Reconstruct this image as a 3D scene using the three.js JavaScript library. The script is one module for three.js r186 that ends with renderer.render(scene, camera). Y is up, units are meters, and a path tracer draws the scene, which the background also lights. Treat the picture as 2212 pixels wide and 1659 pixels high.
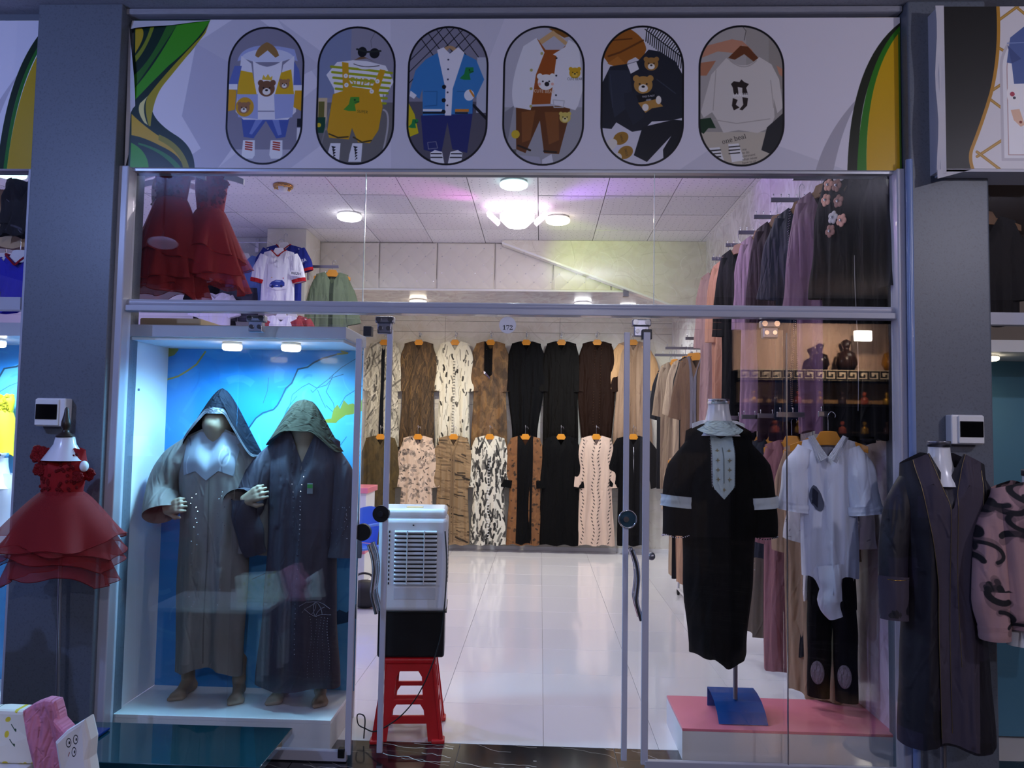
import * as THREE from 'three';
import { mergeGeometries } from 'three/addons/utils/BufferGeometryUtils.js';
import { RoundedBoxGeometry } from 'three/addons/geometries/RoundedBoxGeometry.js';
import { MarchingCubes } from 'three/addons/objects/MarchingCubes.js';
import { RectAreaLightUniformsLib } from 'three/addons/lights/RectAreaLightUniformsLib.js';

RectAreaLightUniformsLib.init();
const renderer = new THREE.WebGLRenderer({ antialias: true });
renderer.toneMapping = THREE.LinearToneMapping;
renderer.toneMappingExposure = 1.0;
renderer.shadowMap.enabled = true;
const scene = new THREE.Scene();
scene.background = new THREE.Color(0x000000);

// ---------- camera: eye 1.65 m up, 3.9 m in front of the shop glass (z = 0), fitted to the photograph's vanishing lines
const FOCAL = 1679.6, YAW = 0.0373, PITCH = 0.0578, ROLL = 0.0164, EYE = new THREE.Vector3(0, 1.65, 3.9);
const camera = new THREE.PerspectiveCamera(2 * Math.atan(829.5 / FOCAL) * 180 / Math.PI, 2212 / 1659, 0.05, 60);
const FWD = new THREE.Vector3(-Math.sin(YAW) * Math.cos(PITCH), Math.sin(PITCH), -Math.cos(YAW) * Math.cos(PITCH));
const RIGHT0 = new THREE.Vector3(Math.cos(YAW), 0, -Math.sin(YAW)), UP0 = new THREE.Vector3().crossVectors(RIGHT0, FWD);
const RIGHT = RIGHT0.clone().multiplyScalar(Math.cos(ROLL)).addScaledVector(UP0, Math.sin(ROLL));
const UPV = UP0.clone().multiplyScalar(Math.cos(ROLL)).addScaledVector(RIGHT0, -Math.sin(ROLL));
camera.matrix.makeBasis(RIGHT, UPV, FWD.clone().negate()).setPosition(EYE);
camera.matrix.decompose(camera.position, camera.quaternion, camera.scale);
scene.add(camera);
/** photo pixel -> point on the plane x, y or z = value */
function at(px, py, axis, value) {
  const d = FWD.clone().addScaledVector(RIGHT, (px - 1106) / FOCAL).addScaledVector(UPV, -(py - 829.5) / FOCAL);
  return EYE.clone().addScaledVector(d, (value - EYE[axis]) / d[axis]);
}

// ---------- lights of the place
const LIGHT = { ceiling: 2.55, soffit: 11, display: 6.4, gold: 0.8, purple: 12 };
/** globe lamps hanging in the mall corridor behind and beside the camera; their meshes are built further down */
const GLOBES = [[-3.27, 3.2, 2.6, 0x9cb6ff, 8.6, 'bluish disc lamp hanging in the corridor left of the viewer'], [3.3, 3.2, 2.6, 0xeae6f6, 6.0, 'white disc lamp hanging in the corridor right of the viewer'], [0.6, 3.3, 6.8, 0xf0ecff, 13, 'white disc lamp hanging in the corridor behind the viewer']];
GLOBES.forEach(([x, y, z, color, power]) => { const l = new THREE.PointLight(color, power, 0, 2); l.position.set(x, y, z); l.shadow.radius = 2; scene.add(l); });

// ---------- helpers
function rng(seed) { let a = seed >>> 0; return () => { a = (a + 0x6d2b79f5) | 0; let t = Math.imul(a ^ (a >>> 15), 1 | a); t = (t + Math.imul(t ^ (t >>> 7), 61 | t)) ^ t; return ((t ^ (t >>> 14)) >>> 0) / 4294967296; }; }
const clamp = THREE.MathUtils.clamp, lerp = THREE.MathUtils.lerp, smooth = (a, b, x) => { const t = clamp((x - a) / (b - a), 0, 1); return t * t * (3 - 2 * t); };
function keyed(keys, v) {   // smooth interpolation through [[v, value], ...]
  if (v <= keys[0][0]) return keys[0][1];
  for (let i = 1; i < keys.length; i++) if (v <= keys[i][0]) { const [a, p] = keys[i - 1], [b, q] = keys[i]; const t = (v - a) / (b - a); return p + (q - p) * t * t * (3 - 2 * t); }
  return keys[keys.length - 1][1];
}
function canvasTexture(w, h, draw, color = true) {
  const c = document.createElement('canvas'); c.width = w; c.height = h;
  draw(c.getContext('2d'), w, h);
  const t = new THREE.CanvasTexture(c); t.magFilter = THREE.LinearFilter; t.wrapS = t.wrapT = THREE.RepeatWrapping;
  if (color) t.colorSpace = THREE.SRGBColorSpace;
  return t;
}
function std(color, roughness = 0.8, extra = {}) { return new THREE.MeshStandardMaterial({ color, roughness, side: THREE.DoubleSide, ...extra }); }
function phys(color, roughness = 0.8, extra = {}) { return new THREE.MeshPhysicalMaterial({ color, roughness, side: THREE.DoubleSide, ...extra }); }
const taken = new Map();
function numbered(name) { const n = taken.get(name) || 0; taken.set(name, n + 1); return n ? `${name}_${String(n).padStart(3, '0')}` : name; }
function thing(name, label, category, pos = [0, 0, 0], group, turn = 0) {
  const o = new THREE.Group(); o.name = numbered(name); o.position.set(...pos); o.rotation.y = turn;
  o.userData = { label, category }; if (group) o.userData.group = group; scene.add(o); return o;
}
function part(name, geometry, material, parent, label) {
  const m = new THREE.Mesh(geometry, material); m.name = name; if (label) m.userData.label = label; parent.add(m); return m;
}
function single(name, geometry, material, label, category, group, pos) {
  const m = new THREE.Mesh(geometry, material); m.name = numbered(name); m.userData = { label, category }; if (group) m.userData.group = group;
  if (pos) m.position.set(...pos); scene.add(m); return m;
}
function struct(name, geometry, material) {
  const m = geometry ? new THREE.Mesh(geometry, material) : new THREE.Group(); m.name = numbered(name); m.userData = { kind: 'structure' }; scene.add(m); return m;
}
const box = (w, h, d, x = 0, y = 0, z = 0) => new THREE.BoxGeometry(w, h, d).translate(x, y, z);
const span = (x0, x1, y0, y1, z0, z1) => box(Math.abs(x1 - x0), Math.abs(y1 - y0), Math.abs(z1 - z0), (x0 + x1) / 2, (y0 + y1) / 2, (z0 + z1) / 2);
const rbox = (w, h, d, r, x = 0, y = 0, z = 0, s = 2) => new RoundedBoxGeometry(w, h, d, s, r).translate(x, y, z);
const cyl = (r0, r1, h, x = 0, y = 0, z = 0, n = 24) => new THREE.CylinderGeometry(r0, r1, h, n).translate(x, y, z);
const V = (a) => new THREE.Vector3(...a);
const tube = (pts, r, n = 24, m = 8, closed = false) => new THREE.TubeGeometry(new THREE.CatmullRomCurve3(pts.map(V), closed), n, r, m, closed);
function rod(a, b, r, n = 10) { const p = V(a), q = V(b), d = q.clone().sub(p), g = new THREE.CylinderGeometry(r, r, d.length(), n); g.applyQuaternion(new THREE.Quaternion().setFromUnitVectors(new THREE.Vector3(0, 1, 0), d.normalize())); return g.translate(...p.add(q).multiplyScalar(0.5).toArray()); }
const lathe = (pts, n = 32) => new THREE.LatheGeometry(pts.map((p) => new THREE.Vector2(...p)), n);
function extrude(pts, depth, bevel = 0, holes = []) {
  const s = new THREE.Shape(pts.map((p) => new THREE.Vector2(...p)));
  for (const h of holes) s.holes.push(new THREE.Path(h.map((p) => new THREE.Vector2(...p))));
  return new THREE.ExtrudeGeometry(s, { depth, bevelEnabled: bevel > 0, bevelSize: bevel, bevelThickness: bevel, bevelSegments: 2, curveSegments: 12 });
}
const merge = (list) => mergeGeometries(list.map((g) => { const k = g.index ? g.toNonIndexed() : g; for (const n of Object.keys(k.attributes)) if (!['position', 'normal', 'uv'].includes(n)) k.deleteAttribute(n); return k; }));
function grid(NU, NV, f, flip = false) {   // f(u, v) -> [x, y, z, s, t]
  const pos = [], uv = [], idx = [];
  for (let j = 0; j <= NV; j++) for (let i = 0; i <= NU; i++) { const p = f(i / NU, j / NV); pos.push(p[0], p[1], p[2]); uv.push(p[3] ?? i / NU, p[4] ?? 1 - j / NV); }
  for (let j = 0; j < NV; j++) for (let i = 0; i < NU; i++) { const a = j * (NU + 1) + i, b = a + 1, c = a + NU + 1, d = c + 1; flip ? idx.push(a, b, c, b, d, c) : idx.push(a, c, b, b, c, d); }
  const g = new THREE.BufferGeometry();
  g.setAttribute('position', new THREE.Float32BufferAttribute(pos, 3)); g.setAttribute('uv', new THREE.Float32BufferAttribute(uv, 2)); g.setIndex(idx); g.computeVertexNormals();
  return g;
}
/** metric uv for flat boxes: u, v in metres along the two long axes */
function metric(g, scale = 1) {
  const p = g.attributes.position, n = g.attributes.normal, uv = g.attributes.uv;
  for (let i = 0; i < p.count; i++) {
    const ax = Math.abs(n.getX(i)), ay = Math.abs(n.getY(i)), az = Math.abs(n.getZ(i));
    if (ay >= ax && ay >= az) uv.setXY(i, p.getX(i) / scale, p.getZ(i) / scale); else if (ax > az) uv.setXY(i, p.getZ(i) / scale, p.getY(i) / scale); else uv.setXY(i, p.getX(i) / scale, p.getY(i) / scale);
  }
  return g;
}

// ---------- textures of surfaces
function swooshes(ctx, w, h, seed, count, tones, width, alpha, len) {
  const r = rng(seed);
  for (let i = 0; i < count; i++) {
    const x = r() * w, y = r() * h, a = r() * 6.28, l = len * (0.4 + r()), k = (r() - 0.5) * l;
    ctx.strokeStyle = tones[Math.floor(r() * tones.length)]; ctx.globalAlpha = alpha * (0.3 + r()); ctx.lineWidth = width * (0.3 + r());
    for (const ox of [0, -w, w]) for (const oy of [0, -h, h]) {
      ctx.beginPath(); ctx.moveTo(x + ox, y + oy); ctx.quadraticCurveTo(x + ox + Math.cos(a) * l / 2 - Math.sin(a) * k, y + oy + Math.sin(a) * l / 2 + Math.cos(a) * k, x + ox + Math.cos(a) * l, y + oy + Math.sin(a) * l); ctx.stroke();
    }
  }
  ctx.globalAlpha = 1;
}
const plasterTex = canvasTexture(512, 512, (c, w, h) => { c.fillStyle = '#e3ded3'; c.fillRect(0, 0, w, h); swooshes(c, w, h, 5, 260, ['#d6cfc0', '#efece6', '#cfc9be', '#e9e6df'], 26, 0.22, 120); swooshes(c, w, h, 6, 120, ['#f7f6f3', '#bdb6a8'], 3, 0.4, 90); });
const marbleWallTex = canvasTexture(512, 512, (c, w, h) => { c.fillStyle = '#dcd8de'; c.fillRect(0, 0, w, h); swooshes(c, w, h, 15, 110, ['#bdb5bd', '#e4e2ea', '#c4bdc0', '#d8d6de'], 40, 0.35, 200); swooshes(c, w, h, 16, 60, ['#f4f4fb', '#eeeef6'], 16, 0.4, 220); swooshes(c, w, h, 17, 50, ['#fbfbff', '#a8a2aa'], 4, 0.22, 160); });
const plasterBump = canvasTexture(512, 512, (c, w, h) => { c.fillStyle = '#808080'; c.fillRect(0, 0, w, h); swooshes(c, w, h, 25, 300, ['#606060', '#a0a0a0', '#909090'], 12, 0.3, 110); }, false);
const blackMarbleTex = canvasTexture(1024, 1024, (c, w, h) => {
  c.fillStyle = '#17161b'; c.fillRect(0, 0, w, h); swooshes(c, w, h, 31, 120, ['#201f26', '#100f13'], 60, 0.4, 300);
  const r = rng(8);
  for (let k = 0; k < 26; k++) {
    let x = r() * w, y = r() * h; const a = 0.35 + (r() - 0.5) * 0.5; c.strokeStyle = r() < 0.65 ? '#e6e0da' : '#8a8178'; c.globalAlpha = 0.6 + 0.4 * r(); c.lineWidth = 1.5 + r() * 5;
    c.beginPath(); c.moveTo(x, y); for (let i = 0; i < 16; i++) { x += Math.cos(a) * 30 + (r() - 0.5) * 14; y += Math.sin(a) * 30 + (r() - 0.5) * 34; c.lineTo(x, y); } c.stroke();
  }
  c.globalAlpha = 1;
});
const wallPaintTex = canvasTexture(256, 256, (c, w, h) => { c.fillStyle = '#ffffff'; c.fillRect(0, 0, w, h); const r = rng(77); for (let i = 0; i < 2600; i++) { const g = 225 + r() * 30; c.fillStyle = `rgb(${g},${g},${g})`; c.fillRect(r() * w, r() * h, 1 + r() * 3, 1 + r() * 3); } });
const paintBump = canvasTexture(256, 256, (c, w, h) => { const r = rng(78); for (let y = 0; y < h; y += 2) for (let x = 0; x < w; x += 2) { const g = 110 + r() * 40; c.fillStyle = `rgb(${g},${g},${g})`; c.fillRect(x, y, 2, 2); } }, false);
const tileHolesTex = canvasTexture(256, 256, (c, w, h) => { c.fillStyle = '#e6e4e6'; c.fillRect(0, 0, w, h); const r = rng(91); c.fillStyle = '#8a8890'; for (let j = 0; j < 9; j++) for (let i = 0; i < 9; i++) { c.beginPath(); c.ellipse((i + 0.5 + (j % 2) * 0.25 + (r() - 0.5) * 0.25) * w / 9, (j + 0.5 + (r() - 0.5) * 0.25) * h / 9, 1.6 + r() * 1.4, 1.4 + r(), r() * 3, 0, 7); c.fill(); } });

// ---------- shared materials
const M = {
  plaster: std(0xffffff, 0.45, { map: plasterTex, bumpMap: plasterBump, bumpScale: 0.004 }),
  marbleWall: phys(0xffffff, 0.25, { map: marbleWallTex, bumpMap: plasterBump, bumpScale: 0.004, clearcoat: 0.5, clearcoatRoughness: 0.15 }),
  white: std(0xe8e8ea, 0.5), whiteGloss: phys(0xeeeef2, 0.25, { clearcoat: 0.4 }),
  floorTile: phys(0xdedbe0, 0.13, { clearcoat: 0.3, clearcoatRoughness: 0.05 }), grout: std(0xd2cfd5, 0.7),
  blackMarble: phys(0xffffff, 0.12, { map: blackMarbleTex, clearcoat: 0.5, clearcoatRoughness: 0.08 }),
  paint: std(0x626976, 0.42, { map: wallPaintTex, bumpMap: paintBump, bumpScale: 0.0006 }),
  paintCeiling: std(0x9b9ca8, 0.8, { map: wallPaintTex, bumpMap: paintBump, bumpScale: 0.003 }),
  frame: phys(0xb4b6c6, 0.32, { clearcoat: 0.5 }), aluminium: std(0xc4c8d2, 0.3, { metalness: 0.75 }), chrome: std(0xe2e4ea, 0.12, { metalness: 1 }), steel: std(0x9a9aa6, 0.28, { metalness: 0.9 }),
  glass: phys(0xffffff, 0.0, { transmission: 1, thickness: 0, ior: 1.5 }),
  glassTint: phys(0xd4f0ec, 0.0, { transmission: 1, thickness: 0, ior: 1.5 }),
  edge: phys(0xc9cbdc, 0.3, { clearcoat: 0.6 }),
  black: std(0x0b0b0e, 0.45), rubber: std(0x121216, 0.7), darkPlastic: std(0x20222a, 0.4),
  wood: std(0xd28a1e, 0.45), woodDark: std(0x7a5022, 0.5), hook: std(0xb8bac2, 0.2, { metalness: 1 }),
  ceilingTile: std(0xffffff, 0.9, { map: tileHolesTex }), ceilingGap: std(0x5c5a62, 0.9),
  pink: phys(0xe88298, 0.3, { clearcoat: 0.3 }), bluePlate: phys(0x0d4f9e, 0.25, { clearcoat: 0.6 }),
  manBeige: std(0x8f7a66, 0.5), manWhite: phys(0xe6e9f2, 0.22, { clearcoat: 0.6 }),
  silver: std(0xdfe3ee, 0.15, { metalness: 1 }), gold: std(0xd2a94e, 0.2, { metalness: 1 }),
};
const lampWhite = new THREE.MeshStandardMaterial({ color: 0xffffff, emissive: 0xffffff, emissiveIntensity: 5, roughness: 0.6 });
const lampWarm = new THREE.MeshStandardMaterial({ color: 0xffffff, emissive: 0xfff0d0, emissiveIntensity: 5, roughness: 0.6 });
const lampCool = new THREE.MeshStandardMaterial({ color: 0xffffff, emissive: 0xc8fff8, emissiveIntensity: 3, roughness: 0.6 });
/** drum lamp under a ceiling: rim, glowing diffuser and its own light shining down */
function drumLamp(x, y, z, r, h, glow, color, power, label, group, name = 'ceiling_lamp') {
  const t = thing(name, label, 'ceiling lamp', [x, y, z], group);
  part('rim', lathe([[0, 0], [r * 0.96, 0], [r * 0.96, -h * 0.35], [0.001, -h * 0.35]], 36), M.white, t);
  part('diffuser', lathe([[0.001, -h], [r * 0.85, -h * 0.96], [r * 0.97, -h * 0.8], [r, -h * 0.4], [r * 0.96, -h * 0.3], [0.001, -h * 0.3]], 36), glow, t);
  const s = new THREE.SpotLight(color, power, 0, 1.5, 0.6, 2); s.position.set(0, -h * 0.7, 0); s.target.position.set(0, -3, 0); s.shadow.radius = 3; t.add(s, s.target);
  return t;
}
// =====================================================================  THE SETTING
const XL = -2.127, XR = 1.742, WALLR = 1.80, BACK = -6.87, CEIL = 3.75, MEZZ = -4.8, SOFFIT = 3.21, ALC = -2.55;
// ---- floor: slab, white shop tiles, black marble tiles of the threshold
const floor = struct('floor');
part('floor_slab', span(-8, 8, -0.2, -0.012, -7.2, 9.4), M.grout, floor);
{
  const tile = rbox(0.5985, 0.02, 0.5985, 0.002, 0, -0.01, 0, 1), variants = [0xdedbe0, 0xe2dfe3, 0xd9d7dd].map((c) => phys(c, 0.13, { clearcoat: 0.3, clearcoatRoughness: 0.05 })), r = rng(3);
  for (let j = 0; j < 11; j++) for (let i = -9; i < 3; i++) {
    const m = part('floor_tile', tile, variants[Math.floor(r() * 3)], floor);
    m.position.set(0.04 + i * 0.6 + 0.3, (r() - 0.5) * 0.0006, -0.268 - 0.3 - j * 0.6);
  }
  for (let i = -5; i < 5; i++) for (let j = 0; j < 2; j++) {
    const w = 0.797, d = 0.597, g = rbox(w, 0.02, d, 0.0015, 0, -0.01, 0, 1), uv = g.attributes.uv, p = g.attributes.position, ox = (i * 0.37 + j * 0.53), oy = i * 0.21 + j * 0.41;
    for (let k = 0; k < p.count; k++) uv.setXY(k, p.getX(k) / 1.0 + ox, -p.getZ(k) / 1.0 + oy);
    part('marble_tile', g, M.blackMarble, floor).position.set(-0.395 + i * 0.8 + 0.4, 0, -0.265 + d / 2 + j * 0.6);
  }
  part('corridor_paving', metric(span(-8, 8, -0.02, 0, 0.935, 9.4), 1.2), M.blackMarble, floor);
}
// ---- ceiling of the shop: slab and 60 cm tiles, each a little uneven
const ceiling = struct('ceiling');
part('ceiling_slab', span(-8, WALLR + 0.15, CEIL + 0.02, CEIL + 0.2, -7.2, -0.1), M.ceilingGap, ceiling);
{
  const tile = new THREE.BoxGeometry(0.593, 0.014, 0.593), r = rng(12), variants = [0xffffff, 0xf6f4f6, 0xeeedf1].map((c) => std(c, 0.9, { map: tileHolesTex }));
  for (let j = 0; j < 8; j++) for (let i = -10; i < 4; i++) {
    const w = i === 3 ? WALLR - (-0.05 + 3 * 0.6) : 0.6; if (w < 0.05) continue;
    const m = part('ceiling_tile', tile, variants[Math.floor(r() * 3)], ceiling);
    m.position.set(-0.05 + i * 0.6 + 0.3, CEIL + 0.007 + r() * 0.004, MEZZ + 0.3 + j * 0.6); m.rotation.set((r() - 0.5) * 0.012, Math.floor(r() * 4) * Math.PI / 2, (r() - 0.5) * 0.012);
  }
}
// ---- walls
const wallRight = struct('wall_right', metric(span(WALLR, WALLR + 0.15, 0, CEIL + 0.1, -7.05, 0.05), 1.6), M.marbleWall);
const wallBack = struct('wall_back');
part('wall_core', span(ALC - 0.1, WALLR + 0.15, 0, CEIL + 0.1, BACK - 0.17, BACK - 0.02), M.ceilingGap, wallBack);
for (const [y0, y1] of [[0, 0.98], [0.984, 1.98], [1.984, 2.99], [2.994, 3.14], [3.144, 3.22]]) for (const [x0, x1] of [[ALC, -1.35], [-1.347, 0.25], [0.253, WALLR]]) part('wall_panel', metric(span(x0, x1, y0, y1, BACK - 0.03, BACK), 1.7), M.plaster, wallBack);
const wallAlcove = struct('wall_left', metric(span(ALC - 0.35, ALC, 0, CEIL, BACK - 0.05, MEZZ + 0.45), 1.7), M.plaster);
part('wall_pier', metric(span(-2.95, -2.53, 0, CEIL, -4.75, -4.22), 1.7), M.plaster, wallAlcove);
struct('wall_back_left', metric(span(-8, -2.9, 0, CEIL, -4.9, -4.62), 1.7), M.white);
struct('wall_far_left', span(-8.1, -8, 0, CEIL + 0.1, -4.9, 9.4), M.white);
struct('baseboard_right', span(WALLR - 0.012, WALLR, 0, 0.16, BACK, -0.62), M.whiteGloss);
struct('baseboard_back', span(ALC, WALLR, 0, 0.05, BACK, BACK + 0.012), M.whiteGloss);
// ---- mezzanine: soffit, quilted parapet panels, stair wall
const mezz = struct('mezzanine_floor');
part('soffit', metric(span(ALC, WALLR, SOFFIT, SOFFIT + 0.12, BACK, MEZZ), 1.2), M.marbleWall, mezz);
part('edge_strip', span(ALC, 0.95, SOFFIT - 0.012, SOFFIT + 0.008, MEZZ + 0.005, MEZZ + 0.035), M.white, mezz);
{
  const parapet = thing('quilted_parapet', 'white quilted parapet with silver studs along the mezzanine', 'parapet', [0, SOFFIT, MEZZ]);
  const leather = std(0xe8e3da, 0.5), X = [ALC, -1.86, -1.2, -0.54, 0.12, 0.78, 1.44];
  const s = 0.19, H = CEIL - SOFFIT;
  for (let k = 0; k < X.length - 1; k++) {
    const x0 = X[k] + 0.002, x1 = X[k + 1] - 0.002, studs = [], bead = new THREE.IcosahedronGeometry(0.0065, 0);
    const g = grid(64, 52, (u, v) => { const x = lerp(x0, x1, u), y = H * (1 - v), a = Math.abs(Math.sin(Math.PI * (x + y) / s)), b = Math.abs(Math.sin(Math.PI * (x - y) / s)), e = Math.min(u, 1 - u, v, 1 - v) < 0.004 ? 0 : 1; return [x, y, e * (0.012 + 0.009 * Math.pow(a * b, 0.35))]; });
    const p = part('quilted_panel', g, leather, parapet);
    for (let i = -60; i < 60; i++) for (let j = -60; j < 60; j++) { const x = (i + j) * s / 2, y = (i - j) * s / 2; if (x > x0 + 0.01 && x < x1 - 0.01 && y > 0.01 && y < H - 0.01) studs.push(bead.clone().translate(x, y, 0.016)); }
    part('studs', mergeGeometries(studs), M.silver, p).userData.kind = 'stuff';
  }
}
{ // plaster stair wall, its underside sloping down from the ceiling to the right wall
  const a = at(1085, 526, 'z', MEZZ + 0.1), b = at(1470, 668, 'z', MEZZ + 0.1);
  const yb = b.y + (WALLR - b.x) * (b.y - a.y) / (b.x - a.x);
  const g = extrude([[a.x, CEIL], [a.x, a.y - 0.02], [b.x, b.y], [WALLR, yb], [WALLR, CEIL]], 0.1), p = g.attributes.position, uv = g.attributes.uv;
  for (let i = 0; i < p.count; i++) uv.setXY(i, p.getX(i) / 1.4, p.getY(i) / 1.4);
  const st = struct('wall_stair', g.translate(0, 0, MEZZ + 0.05), M.plaster);
  const slope = Math.atan2(yb - a.y, WALLR - a.x), len = Math.hypot(yb - a.y, WALLR - a.x);
  part('stair_underside', new THREE.BoxGeometry(len, 0.02, 0.12).rotateZ(slope).translate((a.x + WALLR) / 2, (a.y + yb) / 2 - 0.004, MEZZ + 0.095), M.whiteGloss, st);
  part('bracket', span(0.9, 0.96, SOFFIT - 0.07, SOFFIT + 0.02, MEZZ + 0.04, MEZZ + 0.1), M.steel, st);
}
// ---- mall side: bulkhead over the shop, corridor ceiling, pillars
struct('wall_front', span(-8, 8, 2.965, 3.9, -0.1, 0), M.paint);
struct('corridor_ceiling', metric(span(-8, 8, 3.8, 3.95, 0, 9.4), 0.6), M.paintCeiling);
struct('trim_1', rbox(3.96, 0.03, 0.06, 0.006, -0.2, 3.782, 0.03), M.paintCeiling);
struct('wall_pillar_left', metric(rbox(0.44, 3.86, 0.3, 0.006, -2.396, 1.87, -0.05), 0.5), M.paint);
const pr = struct('wall_pillar_right', metric(rbox(0.38, 3.86, 0.3, 0.012, 1.974, 1.87, -0.05), 0.5), M.paint);
struct('wall_far_right', span(7.9, 8, 0, 3.9, -1.4, 9.4), M.white);
// ---- aluminium shop frame
const hdr = struct('trim_2');
part('header_bar', rbox(XR - XL + 0.1, 0.03, 0.07, 0.004, (XL + XR) / 2, 2.236, 0.005), M.frame, hdr);
part('header_tube', new THREE.CylinderGeometry(0.019, 0.019, XR - XL, 20).rotateZ(Math.PI / 2).translate((XL + XR) / 2, 2.266, 0.005), M.frame, hdr);
struct('trim_3', rbox(0.055, 2.97, 0.09, 0.008, XL - 0.0275, 1.483, 0.015), M.frame);
struct('trim_4', rbox(0.045, 2.97, 0.09, 0.008, XR + 0.0225, 1.483, 0.015), M.frame);
struct('trim_5', span(XL, XR, 2.952, 2.97, -0.02, 0.02), M.aluminium);
// right pillar's rounded steel corner strip
struct('trim_6', cyl(0.018, 0.018, 3.0, 1.79, 1.5, 0.085, 20), phys(0x7d93c4, 0.25, { clearcoat: 0.6 }));
// ---- glass
function pane(name, x0, x1, y0, y1, z, mat = M.glass) { return struct(name, span(x0 + 0.002, x1 - 0.002, y0, y1, z - 0.005, z + 0.005), mat); }
pane('window_1', XL, -0.913, 2.284, 2.952, 0); pane('window_2', -0.913, 0.56, 2.284, 2.952, 0); pane('window_3', 0.56, XR, 2.284, 2.952, 0);
const seamMat = phys(0xdfeff0, 0.15, { clearcoat: 1 });
struct('trim_7', span(-0.9145, -0.9115, 2.284, 2.952, -0.006, 0.007), seamMat); struct('trim_8', span(0.5585, 0.5615, 2.284, 2.952, -0.006, 0.007), seamMat);
const fixL = pane('window_4', XL, -0.92, 0.055, 2.2, 0), fixR = pane('window_5', 0.52, XR, 0.055, 2.2, 0);
part('edge_channel', rbox(0.03, 2.06, 0.02, 0.003, -0.925, 1.065, 0), M.edge, fixL); part('edge_channel', rbox(0.034, 2.11, 0.02, 0.003, 0.527, 1.09, 0), M.edge, fixR);
part('bottom_rail', rbox(-0.93 - XL, 0.05, 0.03, 0.003, (XL - 0.93) / 2, 0.03, 0), M.frame, fixL); part('bottom_rail', rbox(XR - 0.53, 0.05, 0.03, 0.003, (XR + 0.53) / 2, 0.03, 0), M.frame, fixR);
part('rail_clip', rbox(0.034, 0.045, 0.036, 0.004, -0.955, 0.045, 0.002), M.black, fixL);
part('pane_joint', span(1.217, 1.22, 0.055, 2.15, -0.007, 0.007), M.steel, fixR);
// sliding leaves
function slidingLeaf(name, x0, x1, handleX, edgeX, rollers, lockX, lockDark) {
  const d = struct(name, span(x0, x1, 0.03, 2.17, -0.056, -0.046), M.glass);
  part('edge_channel', rbox(0.028, 2.12, 0.022, 0.003, edgeX, 1.09, -0.051), M.edge, d);
  for (const x of rollers) {
    const b = part('roller_bracket', rbox(0.075, 0.055, 0.04, 0.006, x, 2.155, -0.051), M.steel, d);
    part('roller_carriage', rbox(0.095, 0.035, 0.05, 0.006, x, 2.198, -0.051), M.steel, d);
    part('bolt', merge([-0.02, 0.02].map((o) => new THREE.CylinderGeometry(0.011, 0.011, 0.052, 18).rotateX(Math.PI / 2).translate(x + o, 2.155, -0.051))), M.chrome, b);
    part('wheel', merge([-0.03, 0.03].map((o) => new THREE.CylinderGeometry(0.014, 0.014, 0.056, 18).rotateX(Math.PI / 2).translate(x + o, 2.2, -0.051))), M.chrome, b);
  }
  const h = handleX, wave = [[h - 0.03, 1.06], [h - 0.008, 0.995], [h, 0.93], [h - 0.004, 0.87], [h - 0.008, 0.82], [h + 0.018, 0.72]];
  for (const s of [1, -1]) part('handle', tube(wave.map(([x, y]) => [x, y, -0.051 + s * 0.045]), 0.0115, 40, 12), M.chrome, d);
  part('handle_mount', merge([0.965, 0.84].map((y) => new THREE.CylinderGeometry(0.008, 0.008, 0.1, 12).rotateX(Math.PI / 2).translate(h - 0.004, y, -0.051))), M.chrome, d);
  const l = part('lock', new THREE.CylinderGeometry(0.042, 0.042, 0.03, 32).rotateX(Math.PI / 2).translate(lockX, 1.21, -0.051), lockDark ? M.black : phys(0x2d4a58, 0.15, { clearcoat: 0.8 }), d);
  part('lock_barrel', new THREE.CylinderGeometry(0.014, 0.014, 0.05, 24).rotateX(Math.PI / 2).translate(lockX - (lockDark ? 0 : 0.008), 1.21, -0.046), lockDark ? M.darkPlastic : M.chrome, l);
  if (!lockDark) part('lock_ring', new THREE.TorusGeometry(0.043, 0.004, 10, 36).translate(lockX, 1.21, -0.034), M.chrome, l);
  return d;
}
slidingLeaf('door_1', -1.56, -0.765, -0.82, -0.778, [-1.475, -0.805], -0.8, true);
slidingLeaf('door_2', 0.42, 1.215, 0.492, 0.434, [0.505, 1.15], 0.442, false);
{ // stops and the second dark lock on the fixed panes
  part('door_stop', rbox(0.042, 0.05, 0.05, 0.004, -0.885, 2.135, -0.02), M.darkPlastic, hdr);
  part('door_stop', rbox(0.05, 0.05, 0.05, 0.004, 0.528, 2.135, -0.02), M.darkPlastic, hdr);
  part('lock', new THREE.CylinderGeometry(0.042, 0.042, 0.03, 32).rotateX(Math.PI / 2).translate(-0.885, 1.12, -0.02), M.black, fixL);
  part('floor_guide', merge([new THREE.SphereGeometry(0.02, 16, 12).translate(0.56, 1.03, -0.03)]), M.steel, fixR);
}
// round number sticker hung under the header
{
  const tex = canvasTexture(256, 256, (c) => { c.fillStyle = '#f1f0f6'; c.fillRect(0, 0, 256, 256); c.fillStyle = '#1a1a24'; c.font = 'bold 96px serif'; c.textAlign = 'center'; c.fillText('172', 130, 200); c.font = '54px serif'; c.fillText('دكان', 126, 96); });
  const t = thing('number_sticker', 'round white shop number sticker reading 172 on the glass header', 'sticker', [-0.172, 2.172, 0.012]);
  part('disc', new THREE.CylinderGeometry(0.043, 0.043, 0.002, 40).rotateX(Math.PI / 2), M.white, t);
  part('print', new THREE.CircleGeometry(0.0425, 40).translate(0, 0, 0.0016), std(0xffffff, 0.5, { map: tex }), t);
}
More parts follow.
